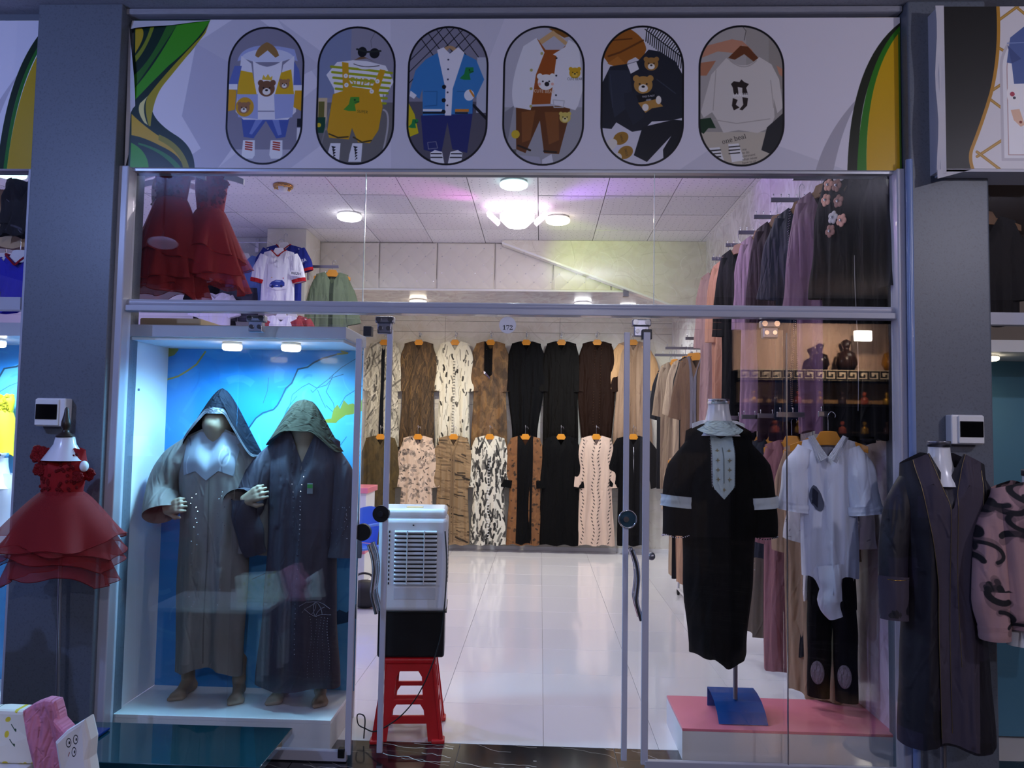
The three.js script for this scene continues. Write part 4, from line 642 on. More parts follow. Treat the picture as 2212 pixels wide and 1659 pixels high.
{ // dark robe with beaded edges and a silver flower
  const m = cloth(0x3a3440, 0.7), g = thing('robe', 'dark aubergine robe with beaded edges and silver flower worn in the window', 'robe', [-1.285, 1.62, -0.335], 'robes worn in the display window');
  const b = clothBody({ L: 1.36, W: [[0, 0.19], [0.14, 0.2], [0.4, 0.19], [0.7, 0.2], [1, 0.225]], T: [[0, 0.06], [0.14, 0.13], [0.3, 0.13], [1, 0.14]], nw: 0.07, dropF: 0.17, slope: 0.45, seed: 211, amp: 0.014, folds: 6 });
  part('body', b.g, m, g);
  part('sleeve', sleeve([[-0.12, -0.075, 0, 0.05, 0.06], [-0.215, -0.2, 0.0, 0.082, 0.085], [-0.285, -0.37, 0.04, 0.1, 0.09], [-0.3, -0.4, 0.13, 0.1, 0.09]], 212, 0.06), m, g);
  part('hanging_cuff', sleeve([[-0.29, -0.36, 0.12, 0.07, 0.06], [-0.27, -0.52, 0.1, 0.075, 0.05], [-0.23, -0.66, 0.06, 0.06, 0.04]], 214, 0.08), m, g);
  part('sleeve', sleeve([[0.12, -0.075, 0, 0.05, 0.06], [0.19, -0.25, -0.01, 0.082, 0.08], [0.22, -0.52, 0.0, 0.095, 0.075], [0.22, -0.68, 0.02, 0.1, 0.07]], 213, 0.06), m, g);
  part('bead_trim', beads(b, [(v) => -0.055 * Math.max(1 - v * 4, 0.35), (v) => 0.06 * Math.max(1 - v * 4, 0.35)], 0.015, 0.85, 0.028, 0.0042, 0.004, 6), M.silver, g).userData.kind = 'stuff';
  const fl = [], dot = new THREE.OctahedronGeometry(0.0028), r = rng(61);
  for (let k = 0; k < 9; k++) for (let i = 0; i < 16; i++) { const a = k * 0.7, q = i / 16 * 0.075, x = 0.115 + Math.cos(a + q * 6) * q, v = 0.66 + Math.sin(a + q * 6) * q / 1.36 + (k > 4 ? 0.06 : 0), p = b.front(clamp(x, -0.2, 0.195), v); fl.push(dot.clone().translate(p[0], p[1], p[2] + 0.005)); }
  for (let k = 0; k < 5; k++) for (let i = 0; i < 22; i++) { const v = 0.72 + i * 0.011, p = b.front(0.09 + k * 0.022 + Math.sin(i * 0.25 + k) * 0.008, v); fl.push(dot.clone().translate(p[0], p[1], p[2] + 0.004)); }
  part('flower_beading', mergeGeometries(fl), M.silver, g).userData.kind = 'stuff';
  const label = part('price_tag', rbox(0.03, 0.055, 0.003, 0.001), std(0x6c6c74, 0.6), g); const tp = b.front(0.07, 0.22); label.position.set(tp[0], tp[1], tp[2] + 0.012); part('tag_stripe', box(0.028, 0.02, 0.002, 0, 0.012, 0.002), std(0x2f7a2f, 0.5), label);
  for (let i = 0; i < 1; i++) part('sleeve_beading', mergeGeometries(Array.from({ length: 60 }, () => dot.clone().translate(0.2 + (r() - 0.5) * 0.14, -0.4 - r() * 0.28, 0.07 + r() * 0.012))), M.silver, g).userData.kind = 'stuff';
}
/** headscarf: u round the head (0 = face), v from crown to hem; short over the face, long over the shoulders */
function scarf(label, pos, mat, { top, brow, side, flare, crownR, peak, asym = 0 }, band) {
  const t = thing('headscarf', label, 'headscarf', pos, 'headscarves in the display window');
  const S = (u, v) => { const a = (u - 0.5) * 2 * Math.PI, ab = Math.abs(a), e = smooth(0.45, 1.35, ab), y1 = lerp(brow, side + (a > 0 ? -asym : 0), e), y = lerp(top, y1, v), d = (top - y) / (top - side), R = (crownR * Math.pow(Math.max(d, 0), peak) + flare * d * d) * (1 + 0.03 * Math.sin(a * 7 + 2) * d), zz = 0.85 * R * Math.cos(a) + (Math.cos(a) > 0 ? 0.02 * d : 0); return [R * Math.sin(a), y, zz]; };
  part('cloth', grid(64, 24, S), mat, t);
  if (band) part('inner_band', grid(40, 4, (u, v) => { const p = S(0.5 + (u - 0.5) * 0.5, 1 - 0.0 * v), q = 0.035 * v * (1 - Math.abs(u - 0.5) * 1.4); return [p[0] * 0.985, p[1] - 0.004 + q, p[2] * 1.0 + 0.006]; }), band, t);
  return t;
}
scarf('dark navy pointed hood with a white inner band in the display window', [-1.76, 1.56, -0.335], cloth(0x070b18, 0.8), { top: 0.29, brow: 0.15, side: -0.02, flare: 0.03, crownR: 0.165, peak: 0.62, asym: 0.06 }, cloth(0x9aa0b0, 0.8));
scarf('plain taupe headscarf flaring over the shoulders in the display window', [-1.3, 1.56, -0.335], cloth(0x302b22, 0.9), { top: 0.235, brow: 0.06, side: -0.02, flare: 0.05, crownR: 0.145, peak: 0.4, asym: 0.03 });

/** bust form: neck with metal cap, torso, pole */
function bust(label, pos, { neckY, capMat = M.chrome, mat = M.manWhite, poleTo = 0, group, w = 0.165, h = 0.62, neckR = 0.055 }) {
  const t = thing('dress_form', label, 'dress form', pos, group);
  part('torso', clothBody({ L: h, W: [[0, w * 0.86], [0.25, w * 0.82], [0.6, w * 0.66], [1, w * 0.75]], T: [[0, 0.03], [0.25, 0.065], [0.6, 0.06], [1, 0.065]], nw: neckR * 1.3, dropF: 0.01, dropB: 0, slope: 0.34, amp: 0, hem: 0, NU: 40, NV: 16 }).g.translate(0, neckY - 0.115, 0), mat, t);
  part('neck', lathe([[neckR * 2.0, -0.2], [neckR * 1.55, -0.165], [neckR * 1.2, -0.125], [neckR * 1.0, -0.08], [neckR * 0.92, -0.05], [neckR * 0.9, -0.028]].map(([a, b]) => [a, b])).translate(0, neckY, 0).scale(1, 1, 0.9), mat, t);
  part('neck_cap', lathe([[0.001, 0], [neckR * 0.93, -0.001], [neckR * 0.96, -0.006], [neckR * 0.95, -0.028], [0.001, -0.029]]).translate(0, neckY, 0), capMat, t);
  part('pole', rod([0, neckY - h, 0], [0, poleTo, 0], 0.012), M.steel, t);
  return t;
}
{ // black caftan on the pink platform
  const X = 0.96, Z = -0.34, t = bust('white dress form with chrome neck cap under the black caftan', [X, 0.156, Z], { neckY: 1.675, poleTo: 0.09, neckR: 0.062 });
  t.children.find((c) => c.name === 'pole').position.x = 0.09;
  const prof = [[0.15, 0.004], [0.1, 0.05], [0.03, 0.082], [-0.05, 0.098], [-0.13, 0.1]], base = part('base_plate', grid(1, 24, (u, v) => { const k = Math.min(Math.floor(v * 4), 3), q = v * 4 - k, z = lerp(prof[k][0], prof[k + 1][0], q), y = lerp(prof[k][1], prof[k + 1][1], q); return [0.1 - 0.125 + 0.25 * u, y, z - 0.02]; }), M.bluePlate, t, 'bent glossy blue metal plate');
  part('back_lip', span(-0.025, 0.225, 0.0, 0.1, -0.154, -0.15), M.bluePlate, base);
  const m = cloth(0x06070a, 0.85), g = thing('caftan', 'long black caftan with white embroidered bib and cuffs on the dress form', 'caftan', [X, 1.7, Z], null);
  const b = clothBody({ L: 1.22, W: [[0, 0.175], [0.1, 0.185], [0.35, 0.2], [0.65, 0.19], [1, 0.145]], T: [[0, 0.045], [0.12, 0.115], [0.4, 0.13], [1, 0.12]], nw: 0.085, dropF: 0.06, neckPow: 0.6, slope: 0.5, seed: 221, amp: 0.02, folds: 6, hem: 0.004, hemDrop: (fx, s) => 0.05 * Math.exp(-((fx - 0.3) ** 2) * 5) - 0.05 * Math.max(fx - 0.5, 0) + 0.006 * Math.sin(fx * 9) });
  part('body', b.g, m, g);
  const lace = cloth(0xb9cdd4, 0.6);
  const bib = part('bib', ribbon(b, (v) => -Math.min(0.058, 1.5 * (0.292 - v)), (v) => Math.min(0.058, 1.5 * (0.292 - v)), 0.02, 0.29, 0.006, 10, 24), lace, g, 'white embroidered bib');
  part('collar', grid(48, 5, (u, v) => { const a = u * 2 * Math.PI, r = lerp(0.072, 0.13, v), f = Math.max(Math.sin(a), 0), w = 1 + 0.03 * Math.sin(a * 24) * v; return [r * w * Math.cos(a), 0.012 - v * lerp(0.032, 0.08, f), (Math.sin(a) > 0 ? 0.95 : 0.55) * r * w * Math.sin(a)]; }), lace, g, 'white lace collar');
  const star = []; for (let k = 0; k < 8; k++) { const a = k * Math.PI / 4, r = k % 2 ? 0.005 : 0.0135; star.push([r * Math.cos(a), r * Math.sin(a)]); }
  const sg = extrude(star, 0.002), sm = std(0x8f8a70, 0.4, { metalness: 0.4 });
  for (let row = 0; row < 4; row++) for (const s of [-1, 1]) { const p = b.front(s * 0.031, 0.085 + row * 0.042); part('star_applique', sg, sm, bib).position.set(p[0], p[1], p[2] + 0.007); }
  { const p = b.front(0.0, 0.248); part('star_applique', sg, sm, bib).position.set(p[0], p[1], p[2] + 0.007); }
  part('slit', ribbon(b, () => -0.0025, () => 0.0025, 0.06, 0.22, 0.009, 2, 10), cloth(0x6d7c80), bib);
  part('picot_edge', beads(b, [(v) => -Math.min(0.061, 1.5 * (0.294 - v)), (v) => Math.min(0.061, 1.5 * (0.294 - v))], 0.045, 0.29, 0.0085, 0.0045, 0, 4), M.silver, bib).userData.kind = 'stuff';
  for (const s of [-1, 1]) {
    const sl = part('sleeve', sleeve([[s * 0.11, -0.095, 0, 0.05, 0.06], [s * 0.18, -0.25, 0.01, 0.09, 0.07], [s * 0.215, -0.42, 0.02, 0.085, 0.06], [s * 0.225, -0.6, 0.03, 0.075, 0.05]], 230 + s, 0.05), m, g);
    part('cuff_band', sleeve([[s * 0.214, -0.39, 0.02, 0.097, 0.072], [s * 0.219, -0.45, 0.02, 0.093, 0.069]], 232, 0.02, 6), cloth(0xc5cfd6, 0.6), sl);
    part('cuff_beads', mergeGeometries(Array.from({ length: 36 }, (_, i) => { const a = i / 36 * 6.283; return new THREE.OctahedronGeometry(0.005).translate(s * 0.226 + 0.077 * Math.cos(a), -0.6 + 0.006 * Math.sin(a * 3), 0.03 + 0.052 * Math.sin(a)); })), M.silver, sl).userData.kind = 'stuff';
  }
}
{ // purple dress outside, in front of the right pillar
  const X = 1.775, Z = 0.36, t = bust('white dress form with steel neck cap in front of the right pillar', [X, 0, Z], { neckY: 1.63, poleTo: 0.03, capMat: M.steel, neckR: 0.05 });
  part('base_plate', lathe([[0.001, 0.03], [0.12, 0.025], [0.15, 0], [0.001, 0]]), M.steel, t);
  const m = cloth(0x453e4c, 0.75), pm = printed(PR.patch, 0.55), g = thing('dress', 'long aubergine dress with patchwork sides and thin gold piping before the right pillar', 'dress', [X + 0.01, 1.575, Z], null, -0.12);
  const b = clothBody({ L: 1.25, W: [[0, 0.175], [0.1, 0.18], [0.4, 0.165], [0.75, 0.18], [1, 0.195]], T: [[0, 0.06], [0.12, 0.115], [0.4, 0.11], [1, 0.13]], nw: 0.07, dropF: 0.13, slope: 0.48, seed: 241, amp: 0.016, folds: 6, hem: 0.015 });
  part('body', b.g, pm, g);
  const xa = (v) => -0.135 + 0.18 * Math.min(v, 0.45), xb = (v) => 0.145 - 0.06 * v;
  part('front_panel', ribbon(b, (v) => Math.min(xa(v), -0.07 * (1 - v * 9) > xa(v) ? xa(v) : xa(v)), (v) => xb(v), 0.105, 0.99, 0.005, 16, 40), m, g, 'plain aubergine front panel');
  for (const s of [-1, 1]) part('shoulder_panel', ribbon(b, (v) => (s < 0 ? xa(v) : Math.max(0.07 * (1 - v * L1) + 0.003, 0.004)), (v) => (s < 0 ? -Math.max(0.07 * (1 - v * L1) + 0.003, 0.004) : xb(v)), 0, 0.105, 0.005, 8, 12), m, g);
  const line = (f, v0, v1, r = 0.002) => tube(Array.from({ length: 30 }, (_, i) => { const v = lerp(v0, v1, i / 29), p = b.front(f(v), v); return [p[0], p[1], p[2] + 0.007]; }), r, 60, 5);
  part('gold_piping', merge([line(xa, 0.0, 0.97, 0.0015), line(xb, 0.03, 0.6, 0.0013), line((v) => -0.075 * Math.max(1 - v * 9, 0.12), 0, 0.95, 0.0012), line((v) => 0.075 * Math.max(1 - v * 9, 0.3), 0, 0.7, 0.0012)]), std(0x8f7d58, 0.35, { metalness: 0.7 }), g);
  for (const s of [-1, 1]) { const sl = part('sleeve', sleeve([[s * 0.115, -0.085, 0, 0.04, 0.05], [s * 0.175, -0.24, 0.0, 0.066, 0.06], [s * 0.215, -0.52, 0.03, 0.06, 0.055], [s * 0.22, -0.72, 0.05, 0.055, 0.05]], 243 + s, 0.04), pm, g); part('plain_cuff', sleeve([[s * 0.216, -0.545, 0.032, 0.063, 0.058], [s * 0.222, -0.73, 0.05, 0.058, 0.053]], 244, 0.02, 8), m, sl); part('cuff_piping', new THREE.TorusGeometry(0.062, 0.0018, 6, 28).rotateX(H2 + 0.15).scale(1, 1, 0.95).translate(s * 0.216, -0.545, 0.032), M.gold, sl); }
}
// ---- tulle dresses
const tulle = (c, o = 0.6) => phys(c, 0.8, { transparent: true, opacity: o });
function tier(y0, y1, r0, r1, waves, amp, seed, depth = 0.8, droop = 0.03) {
  const r = rng(seed), a0 = r() * 6, a1 = r() * 6, a2 = r() * 6;
  return grid(120, 14, (u, v) => { const th = u * 2 * Math.PI, q = v * v, R = lerp(r0, r1, Math.pow(v, 0.8)) * (1 + amp * q * (Math.sin(th * waves + a0) + 0.5 * Math.sin(th * waves * 1.9 + a1))); return [R * Math.cos(th), lerp(y0, y1, v) + q * droop * (Math.sin(th * 2 + a2) + 0.5 * Math.sin(th * 5 + a0)), R * depth * Math.sin(th)]; });
}
function hemWire(y1, r1, waves, amp, seed, depth = 0.8, droop = 0.03) {
  const r = rng(seed), a0 = r() * 6, a1 = r() * 6, a2 = r() * 6, pts = [];
  for (let i = 0; i < 100; i++) { const th = i / 100 * 2 * Math.PI, R = r1 * (1 + amp * (Math.sin(th * waves + a0) + 0.5 * Math.sin(th * waves * 1.9 + a1))); pts.push([R * Math.cos(th), y1 + droop * (Math.sin(th * 2 + a2) + 0.5 * Math.sin(th * 5 + a0)), R * depth * Math.sin(th)]); }
  return tube(pts, 0.0016, 240, 5, true);
}
function tulleDress(label, pos, group, { color, bodiceL, bw, tiers, rough = true, turn = 0, o = 0.6, straps = true, flowers = [] }) {
  const g = thing('tulle_dress', label, 'dress', pos, group, turn), dark = cloth(color, 0.7), net = tulle(color, o);
  const b = clothBody({ L: bodiceL, W: [[0, bw], [0.3, bw * 1.05], [1, bw * 0.85]], T: [[0, 0.03], [0.3, bw * 0.65], [1, bw * 0.62]], nw: bw * 0.6, dropF: 0.05, slope: 0.3, seed: 251, amp: 0.003, hem: 0 });
  const bd = part('bodice', b.g, dark, g); const r = rng(9), fl = [];
  for (let i = 0; i < 70; i++) { const v = 0.1 + r() * 0.9, p = b.front((r() - 0.5) * bw * 1.7, v); fl.push(new THREE.IcosahedronGeometry(0.009, 0).scale(1, 1, 0.5).translate(p[0], p[1], p[2] + 0.002)); }
  part('rosettes', mergeGeometries(fl), dark, bd).userData.kind = 'stuff';
  tiers.forEach(([y0, y1, r0, r1, w, a], i) => { const k = part('skirt_tier', tier(y0, y1, r0, r1, w, a, 260 + i), net, g); part('hem_wire', hemWire(y1, r1, w, a, 260 + i), dark, k); });
  for (const [x, y, z, s] of flowers) { const f = []; for (let k = 0; k < 9; k++) f.push(new THREE.SphereGeometry(0.018 * s, 8, 6).scale(1, 0.6, 0.5).rotateZ(k).translate(x + Math.cos(k * 2.4) * 0.014 * s, y + Math.sin(k * 2.4) * 0.014 * s, z)); part('fabric_flower', merge(f), dark, g); }
  return g;
}

{ // child's red dress on a stand before the left pillar
  const X = -2.215, Z = 0.34;
  const t = thing('dress_form', 'small white child dress form with turned wooden finial before the left pillar', 'dress form', [X, 0.2, Z]);
  part('torso', clothBody({ L: 0.34, W: [[0, 0.08], [0.3, 0.082], [0.7, 0.066], [1, 0.07]], T: [[0, 0.02], [0.3, 0.045], [1, 0.042]], nw: 0.045, dropF: 0.01, slope: 0.4, amp: 0, hem: 0, NU: 40, NV: 14 }).g.translate(0, 1.31, 0), M.manWhite, t);
  part('neck', lathe([[0.1, 1.27], [0.07, 1.315], [0.05, 1.345], [0.042, 1.38]]).scale(1, 1, 0.85), M.manWhite, t);
  part('shoulder_cap', new THREE.SphereGeometry(0.026, 20, 14).scale(0.7, 1, 0.9).translate(0.108, 1.245, 0.02), M.manWhite, t);
  part('finial', lathe([[0.001, 1.52], [0.008, 1.51], [0.012, 1.48], [0.02, 1.45], [0.022, 1.43], [0.014, 1.415], [0.018, 1.4], [0.04, 1.385], [0.042, 1.378], [0.001, 1.376]], 28), std(0x2a1c14, 0.4), t);
  part('pole', rod([0.03, 0.01, 0], [0.0, 1.0, 0], 0.009), M.steel, t); part('base_plate', rbox(0.27, 0.012, 0.2, 0.004, 0.07, 0.006, -0.03), phys(0x10347c, 0.25, { clearcoat: 0.6 }), t);
  tulleDress('red tulle child dress with layered skirt on the stand before the left pillar', [X, 1.53, Z], null, { color: 0x8f0a12, bodiceL: 0.26, bw: 0.1, o: 0.62, tiers: [[-0.22, -0.47, 0.09, 0.27, 7, 0.07], [-0.2, -0.43, 0.085, 0.29, 6, 0.08], [-0.22, -0.52, 0.09, 0.26, 6, 0.08], [-0.24, -0.6, 0.09, 0.235, 6, 0.1]], flowers: [[-0.1, -0.03, 0.03, 1.6], [-0.085, -0.1, 0.05, 1.1], [0.09, -0.13, 0.04, 1.0], [0.11, -0.12, -0.01, 1.2]] });
}
{ // two red dresses and a cream one hung behind the transom
  const g = 'child dresses hung behind the transom glass';
  tulleDress('red tulle dress hanging behind the transom next to the cream one', [-2.13, 3.14, -0.42], g, { color: 0x8c0c12, bodiceL: 0.24, bw: 0.095, o: 0.7, tiers: [[-0.2, -0.56, 0.08, 0.2, 9, 0.1], [-0.2, -0.66, 0.08, 0.21, 8, 0.12], [-0.22, -0.77, 0.08, 0.2, 7, 0.14], [-0.2, -0.74, 0.07, 0.18, 9, 0.1]] });
  tulleDress('red tulle dress hanging behind the transom nearer the shop door', [-1.94, 3.14, -0.5], g, { color: 0x9c1016, bodiceL: 0.28, bw: 0.085, o: 0.55, turn: 0.4, tiers: [[-0.24, -0.52, 0.07, 0.19, 9, 0.12], [-0.24, -0.62, 0.07, 0.22, 8, 0.14], [-0.26, -0.7, 0.07, 0.21, 7, 0.15], [-0.26, -0.66, 0.07, 0.17, 7, 0.1]], flowers: [[0.06, -0.03, 0.03, 1.2], [0.07, -0.09, 0.03, 1], [0.06, -0.15, 0.04, 0.9]] });
  tulleDress('cream child dress hanging beside the left frame post', [-2.27, 3.12, -0.62], g, { color: 0xd8c8b0, bodiceL: 0.24, bw: 0.08, o: 0.75, tiers: [[-0.2, -0.45, 0.07, 0.11, 5, 0.06], [-0.2, -0.6, 0.07, 0.12, 6, 0.07]] });
  for (const [x, z, n] of [[-2.13, -0.42, 'red tulle dress next to the cream one'], [-1.94, -0.5, 'red tulle dress nearer the shop door'], [-2.27, -0.62, 'cream child dress']]) hanger(x, 3.13, z, 'white hanger of the ' + n, 'hangers behind the transom glass', 0, M.whiteGloss, 0.06);
  struct('trim_10', rod([-2.55, 3.235, -0.44], [-1.6, 3.235, -0.44], 0.011), M.steel);
}
// ---- children's tees and shorts around the left pier
function tee(label, pos, group, { mat, sleeveMat = mat, collar, w = 0.17, L = 0.5, turn = 0, seed = 1, cuff, print, hang = true, sl = 0.2, hm = M.whiteGloss }) {
  const g = thing('t_shirt', label, 't-shirt', pos, group, turn);
  const b = clothBody({ L, W: [[0, w * 0.93], [0.2, w], [1, w * 1.02]], T: [[0, 0.012], [0.2, 0.04], [1, 0.05]], nw: 0.075, dropF: 0.07, slope: 0.26, seed, amp: 0.009, folds: 5, NU: 56, NV: 18 });
  part('body', b.g, mat, g);
  for (const s of [-1, 1]) { const x = s * (w - 0.04), sm = part('sleeve', sleeve([[x, -0.06, 0, 0.07, 0.03], [x + s * 0.06, -0.06 - sl * 0.5, 0, 0.075, 0.035], [x + s * 0.09, -0.06 - sl, 0, 0.072, 0.033]], seed + s, 0.03), sleeveMat, g); if (cuff) part('cuff', sleeve([[x + s * 0.083, -0.06 - sl * 0.88, 0, 0.076, 0.037], [x + s * 0.092, -0.06 - sl * 1.02, 0, 0.075, 0.036]], seed, 0.02, 4), cuff, sm); }
  if (collar) part('collar', tube(Array.from({ length: 25 }, (_, i) => { const a = i / 24 * 2 * Math.PI, s = Math.sin(a), x = 0.076 * Math.cos(a); return [x, (s > 0 ? -0.07 : -0.02) * (1 - Math.abs(x) / 0.076), 0.014 * Math.sign(s) + 0.03 * Math.max(s, 0)]; }), 0.006, 60, 6), collar, g);
  if (print) print(g, b);
  if (hang) hanger(pos[0], pos[1] + 0.0, pos[2], (hm === M.whiteGloss ? 'white' : 'wooden') + ' hanger holding the ' + label.split(' ').slice(0, 6).join(' '), 'hangers of the children clothes', turn, hm, 0.07);
  return g;
}
{
  const g = 'children clothes by the left pier', navy = cloth(0x1c2a8c, 0.8), redc = cloth(0xb01020, 0.8), white = cloth(0xe9e8f4, 0.8), lblue = cloth(0x6f8fd8, 0.8), grey = cloth(0x4a4b5a, 0.85), blk = cloth(0x14151f, 0.8);
  const teePrint = canvasTexture(256, 256, (c, w, h) => {
    c.fillStyle = '#e9e8f4'; c.fillRect(0, 0, w, h); c.fillStyle = '#2a3f9c'; c.beginPath(); c.moveTo(30, 190); c.lineTo(60, 160); c.lineTo(120, 138); c.lineTo(200, 140); c.lineTo(232, 168); c.lineTo(232, 205); c.lineTo(180, 222); c.lineTo(60, 226); c.lineTo(30, 214); c.closePath(); c.fill();
    c.fillStyle = '#8fa0d8'; c.beginPath(); c.moveTo(96, 158); c.lineTo(124, 144); c.lineTo(186, 146); c.lineTo(170, 162); c.closePath(); c.fill(); c.fillStyle = '#1a2258'; c.beginPath(); c.ellipse(76, 216, 18, 16, 0, 0, 7); c.ellipse(190, 208, 17, 16, 0, 0, 7); c.fill(); c.fillStyle = '#dfe4f6'; c.fillRect(38, 192, 24, 9); c.fillRect(120, 200, 30, 8);
    c.fillStyle = '#c23040'; c.fillRect(206, 110, 12, 14); c.fillStyle = '#d8a860'; c.fillRect(52, 104, 14, 12);
  });
  tee('white tee with a blue car print and red collar on the pier', [at(603, 541, 'z', -3.98).x, at(603, 541, 'z', -3.98).y, -3.98], g, { mat: white, collar: redc, cuff: redc, seed: 301, L: 0.56, sl: 0.27, print: (o, b) => { part('car_print', ribbon(b, () => -0.1, () => 0.1, 0.25, 0.72, 0.005, 10, 14), Object.assign(std(0xffffff, 0.8, { map: remap(teePrint, b) })), o); const tx = canvasTexture(128, 64, (c) => { c.fillStyle = '#e9e8f4'; c.fillRect(0, 0, 128, 64); c.fillStyle = '#23253a'; c.font = 'bold 42px sans-serif'; c.fillText('NEZH', 4, 48); }); part('sleeve_lettering', new THREE.PlaneGeometry(0.12, 0.055).rotateZ(-0.12).translate(0.205, -0.25, 0.048), std(0xffffff, 0.8, { map: tx }), o); } });
  tee('navy blue tee with red cuffs behind the white car tee', [at(612, 528, 'z', -4.1).x, at(612, 528, 'z', -4.1).y, -4.12], g, { mat: navy, cuff: redc, collar: redc, seed: 303, L: 0.6, w: 0.2, sl: 0.22, print: (o) => { const tx = canvasTexture(64, 64, (c) => { c.fillStyle = '#1c2a8c'; c.fillRect(0, 0, 64, 64); c.fillStyle = '#e8e8f4'; c.font = 'bold 44px sans-serif'; c.fillText('IA', 6, 48); }); part('sleeve_lettering', new THREE.PlaneGeometry(0.07, 0.06).rotateZ(0.3).translate(0.235, -0.17, 0.042), std(0xffffff, 0.8, { map: tx }), o); } });
  tee('pale blue tee on a hanger behind the red tulle skirts', [at(530, 552, 'z', -4.35).x, at(530, 552, 'z', -4.35).y, -4.35], g, { mat: lblue, seed: 305, w: 0.21, L: 0.5 });
  tee('white tee with dusty red raglan sleeves just above the display window', [at(608, 681, 'z', -3.98).x, at(608, 681, 'z', -3.98).y, -3.98], g, { mat: white, sleeveMat: cloth(0xa04048), seed: 307, L: 0.5, sl: 0.24 });
  tee('dusty red tee behind the raglan tee above the display window', [at(630, 681, 'z', -4.1).x, at(630, 681, 'z', -4.1).y, -4.12], g, { mat: cloth(0xa84a50), seed: 308, L: 0.5, sl: 0.24 });
  tee('white tee between grey shorts and the display window top', [at(465, 632, 'z', -4.2).x, at(465, 632, 'z', -4.2).y, -4.2], g, { mat: white, seed: 309, L: 0.42, hang: false });
  tee('black tee hanging behind the grey shorts', [at(450, 600, 'z', -4.4).x, at(450, 600, 'z', -4.4).y, -4.42], g, { mat: blk, seed: 310, L: 0.5, w: 0.16 });
  const shorts = (label, px, py, z, mat, w) => { const p = at(px, py, 'z', z), t = thing('shorts', label, 'shorts', [p.x, p.y, z], g); part('waistband', clothBody({ L: 0.14, W: [[0, w], [1, w * 1.05]], T: [[0, 0.03], [1, 0.05]], seed: 5, amp: 0.004, dropF: 0, dropB: 0, slope: 0, NU: 40, NV: 8 }).g, mat, t); for (const s of [-1, 1]) part('short_leg', sleeve([[s * w * 0.5, -0.1, 0, w * 0.54, 0.05], [s * w * 0.55, -0.22, 0, w * 0.56, 0.05], [s * w * 0.57, -0.36, 0, w * 0.56, 0.05]], 12 + s, 0.03), mat, t); };
  shorts('slate grey shorts below the pale blue tee', 515, 622, -4.3, grey, 0.2); shorts('dark grey shorts above the display window top', 484, 668, -4.35, cloth(0x35353f), 0.12);
  single('storage_box', rbox(0.34, 0.055, 0.3, 0.01, 0, 0.0275, 0), std(0xc9b08a, 0.8), 'beige cardboard box on top of the display window slab', 'box', null, [-2.03, 2.17, -0.4]);
  // pier rails
  const r = thing('pier_rail', 'chrome clothes rail with clips on the left pier', 'rail', [-2.74, 3.28, -4.22]); part('wall_plate', rbox(0.04, 0.2, 0.02, 0.004, 0, 0.0, 0.01), M.chrome, r); part('arm', rod([0, 0.03, 0], [0, 0.06, 0.3], 0.009), M.chrome, r); part('cross_bar', rod([-0.25, 0.06, 0.2], [0.25, 0.06, 0.2], 0.008), M.chrome, r);
  const r2 = thing('wall_rail', 'chrome clothes rail on the white wall behind the pale blue tee', 'rail', [at(540, 545, 'z', -4.4).x, at(540, 545, 'z', -4.4).y + 0.06, -4.62]); part('wall_plate', rbox(0.04, 0.16, 0.02, 0.004, 0, 0.06, 0.01), M.chrome, r2); part('arm', rod([0, 0.04, 0], [0, 0.04, 0.27], 0.008), M.chrome, r2); part('cross_bar', rod([-0.5, 0.04, 0.27], [0.5, 0.04, 0.27], 0.008), M.chrome, r2);
  // sage robe on an arm at the alcove corner
  const arm = thing('clothes_bracket', 'steel display arm at the corner of the quilted parapet', 'wall bracket', [-2.53, 3.36, -4.3], 'display arms by the pier'); part('wall_plate', rbox(0.02, 0.24, 0.03, 0.003, 0.01, -0.02, 0), M.steel, arm); part('bar', rbox(0.34, 0.03, 0.016, 0.003, 0.17, 0, 0), M.steel, arm);
  const sp = at(718, 588, 'z', -4.3);
  robe({ label: 'sage green robe hanging at the corner of the parapet', group: null, pos: [sp.x, sp.y, -4.3], turn: 0.15, mat: cloth(0x6e7c64, 0.8), sw: 0.17, hw: 0.2, L: 1.4, seed: 320, sl: [0.5, 0.08, 0.08, 0.2], style: { panel: [cloth(0x3a4438), 0.02], beads: [M.silver, [0.05], 0.05, 0.5, 0.02, 0.003] } });
  hanger(sp.x, sp.y, -4.3, 'orange wooden hanger of the sage green robe', null, 0.15, M.wood, 0.08);
}
function remap(tex, b) { const t = tex.clone(); t.wrapS = t.wrapT = THREE.ClampToEdgeWrapping; const y0 = b.front(0, 0.25)[1], y1 = b.front(0, 0.72)[1]; const u0 = -0.1 / 0.8 + 0.5, u1 = 0.1 / 0.8 + 0.5, v0 = 1 + y1 / 1.6, v1 = 1 + y0 / 1.6; t.repeat.set(1 / (u1 - u0), 1 / (v1 - v0)); t.offset.set(-u0 / (u1 - u0), -v0 / (v1 - v0)); t.needsUpdate = true; return t; }
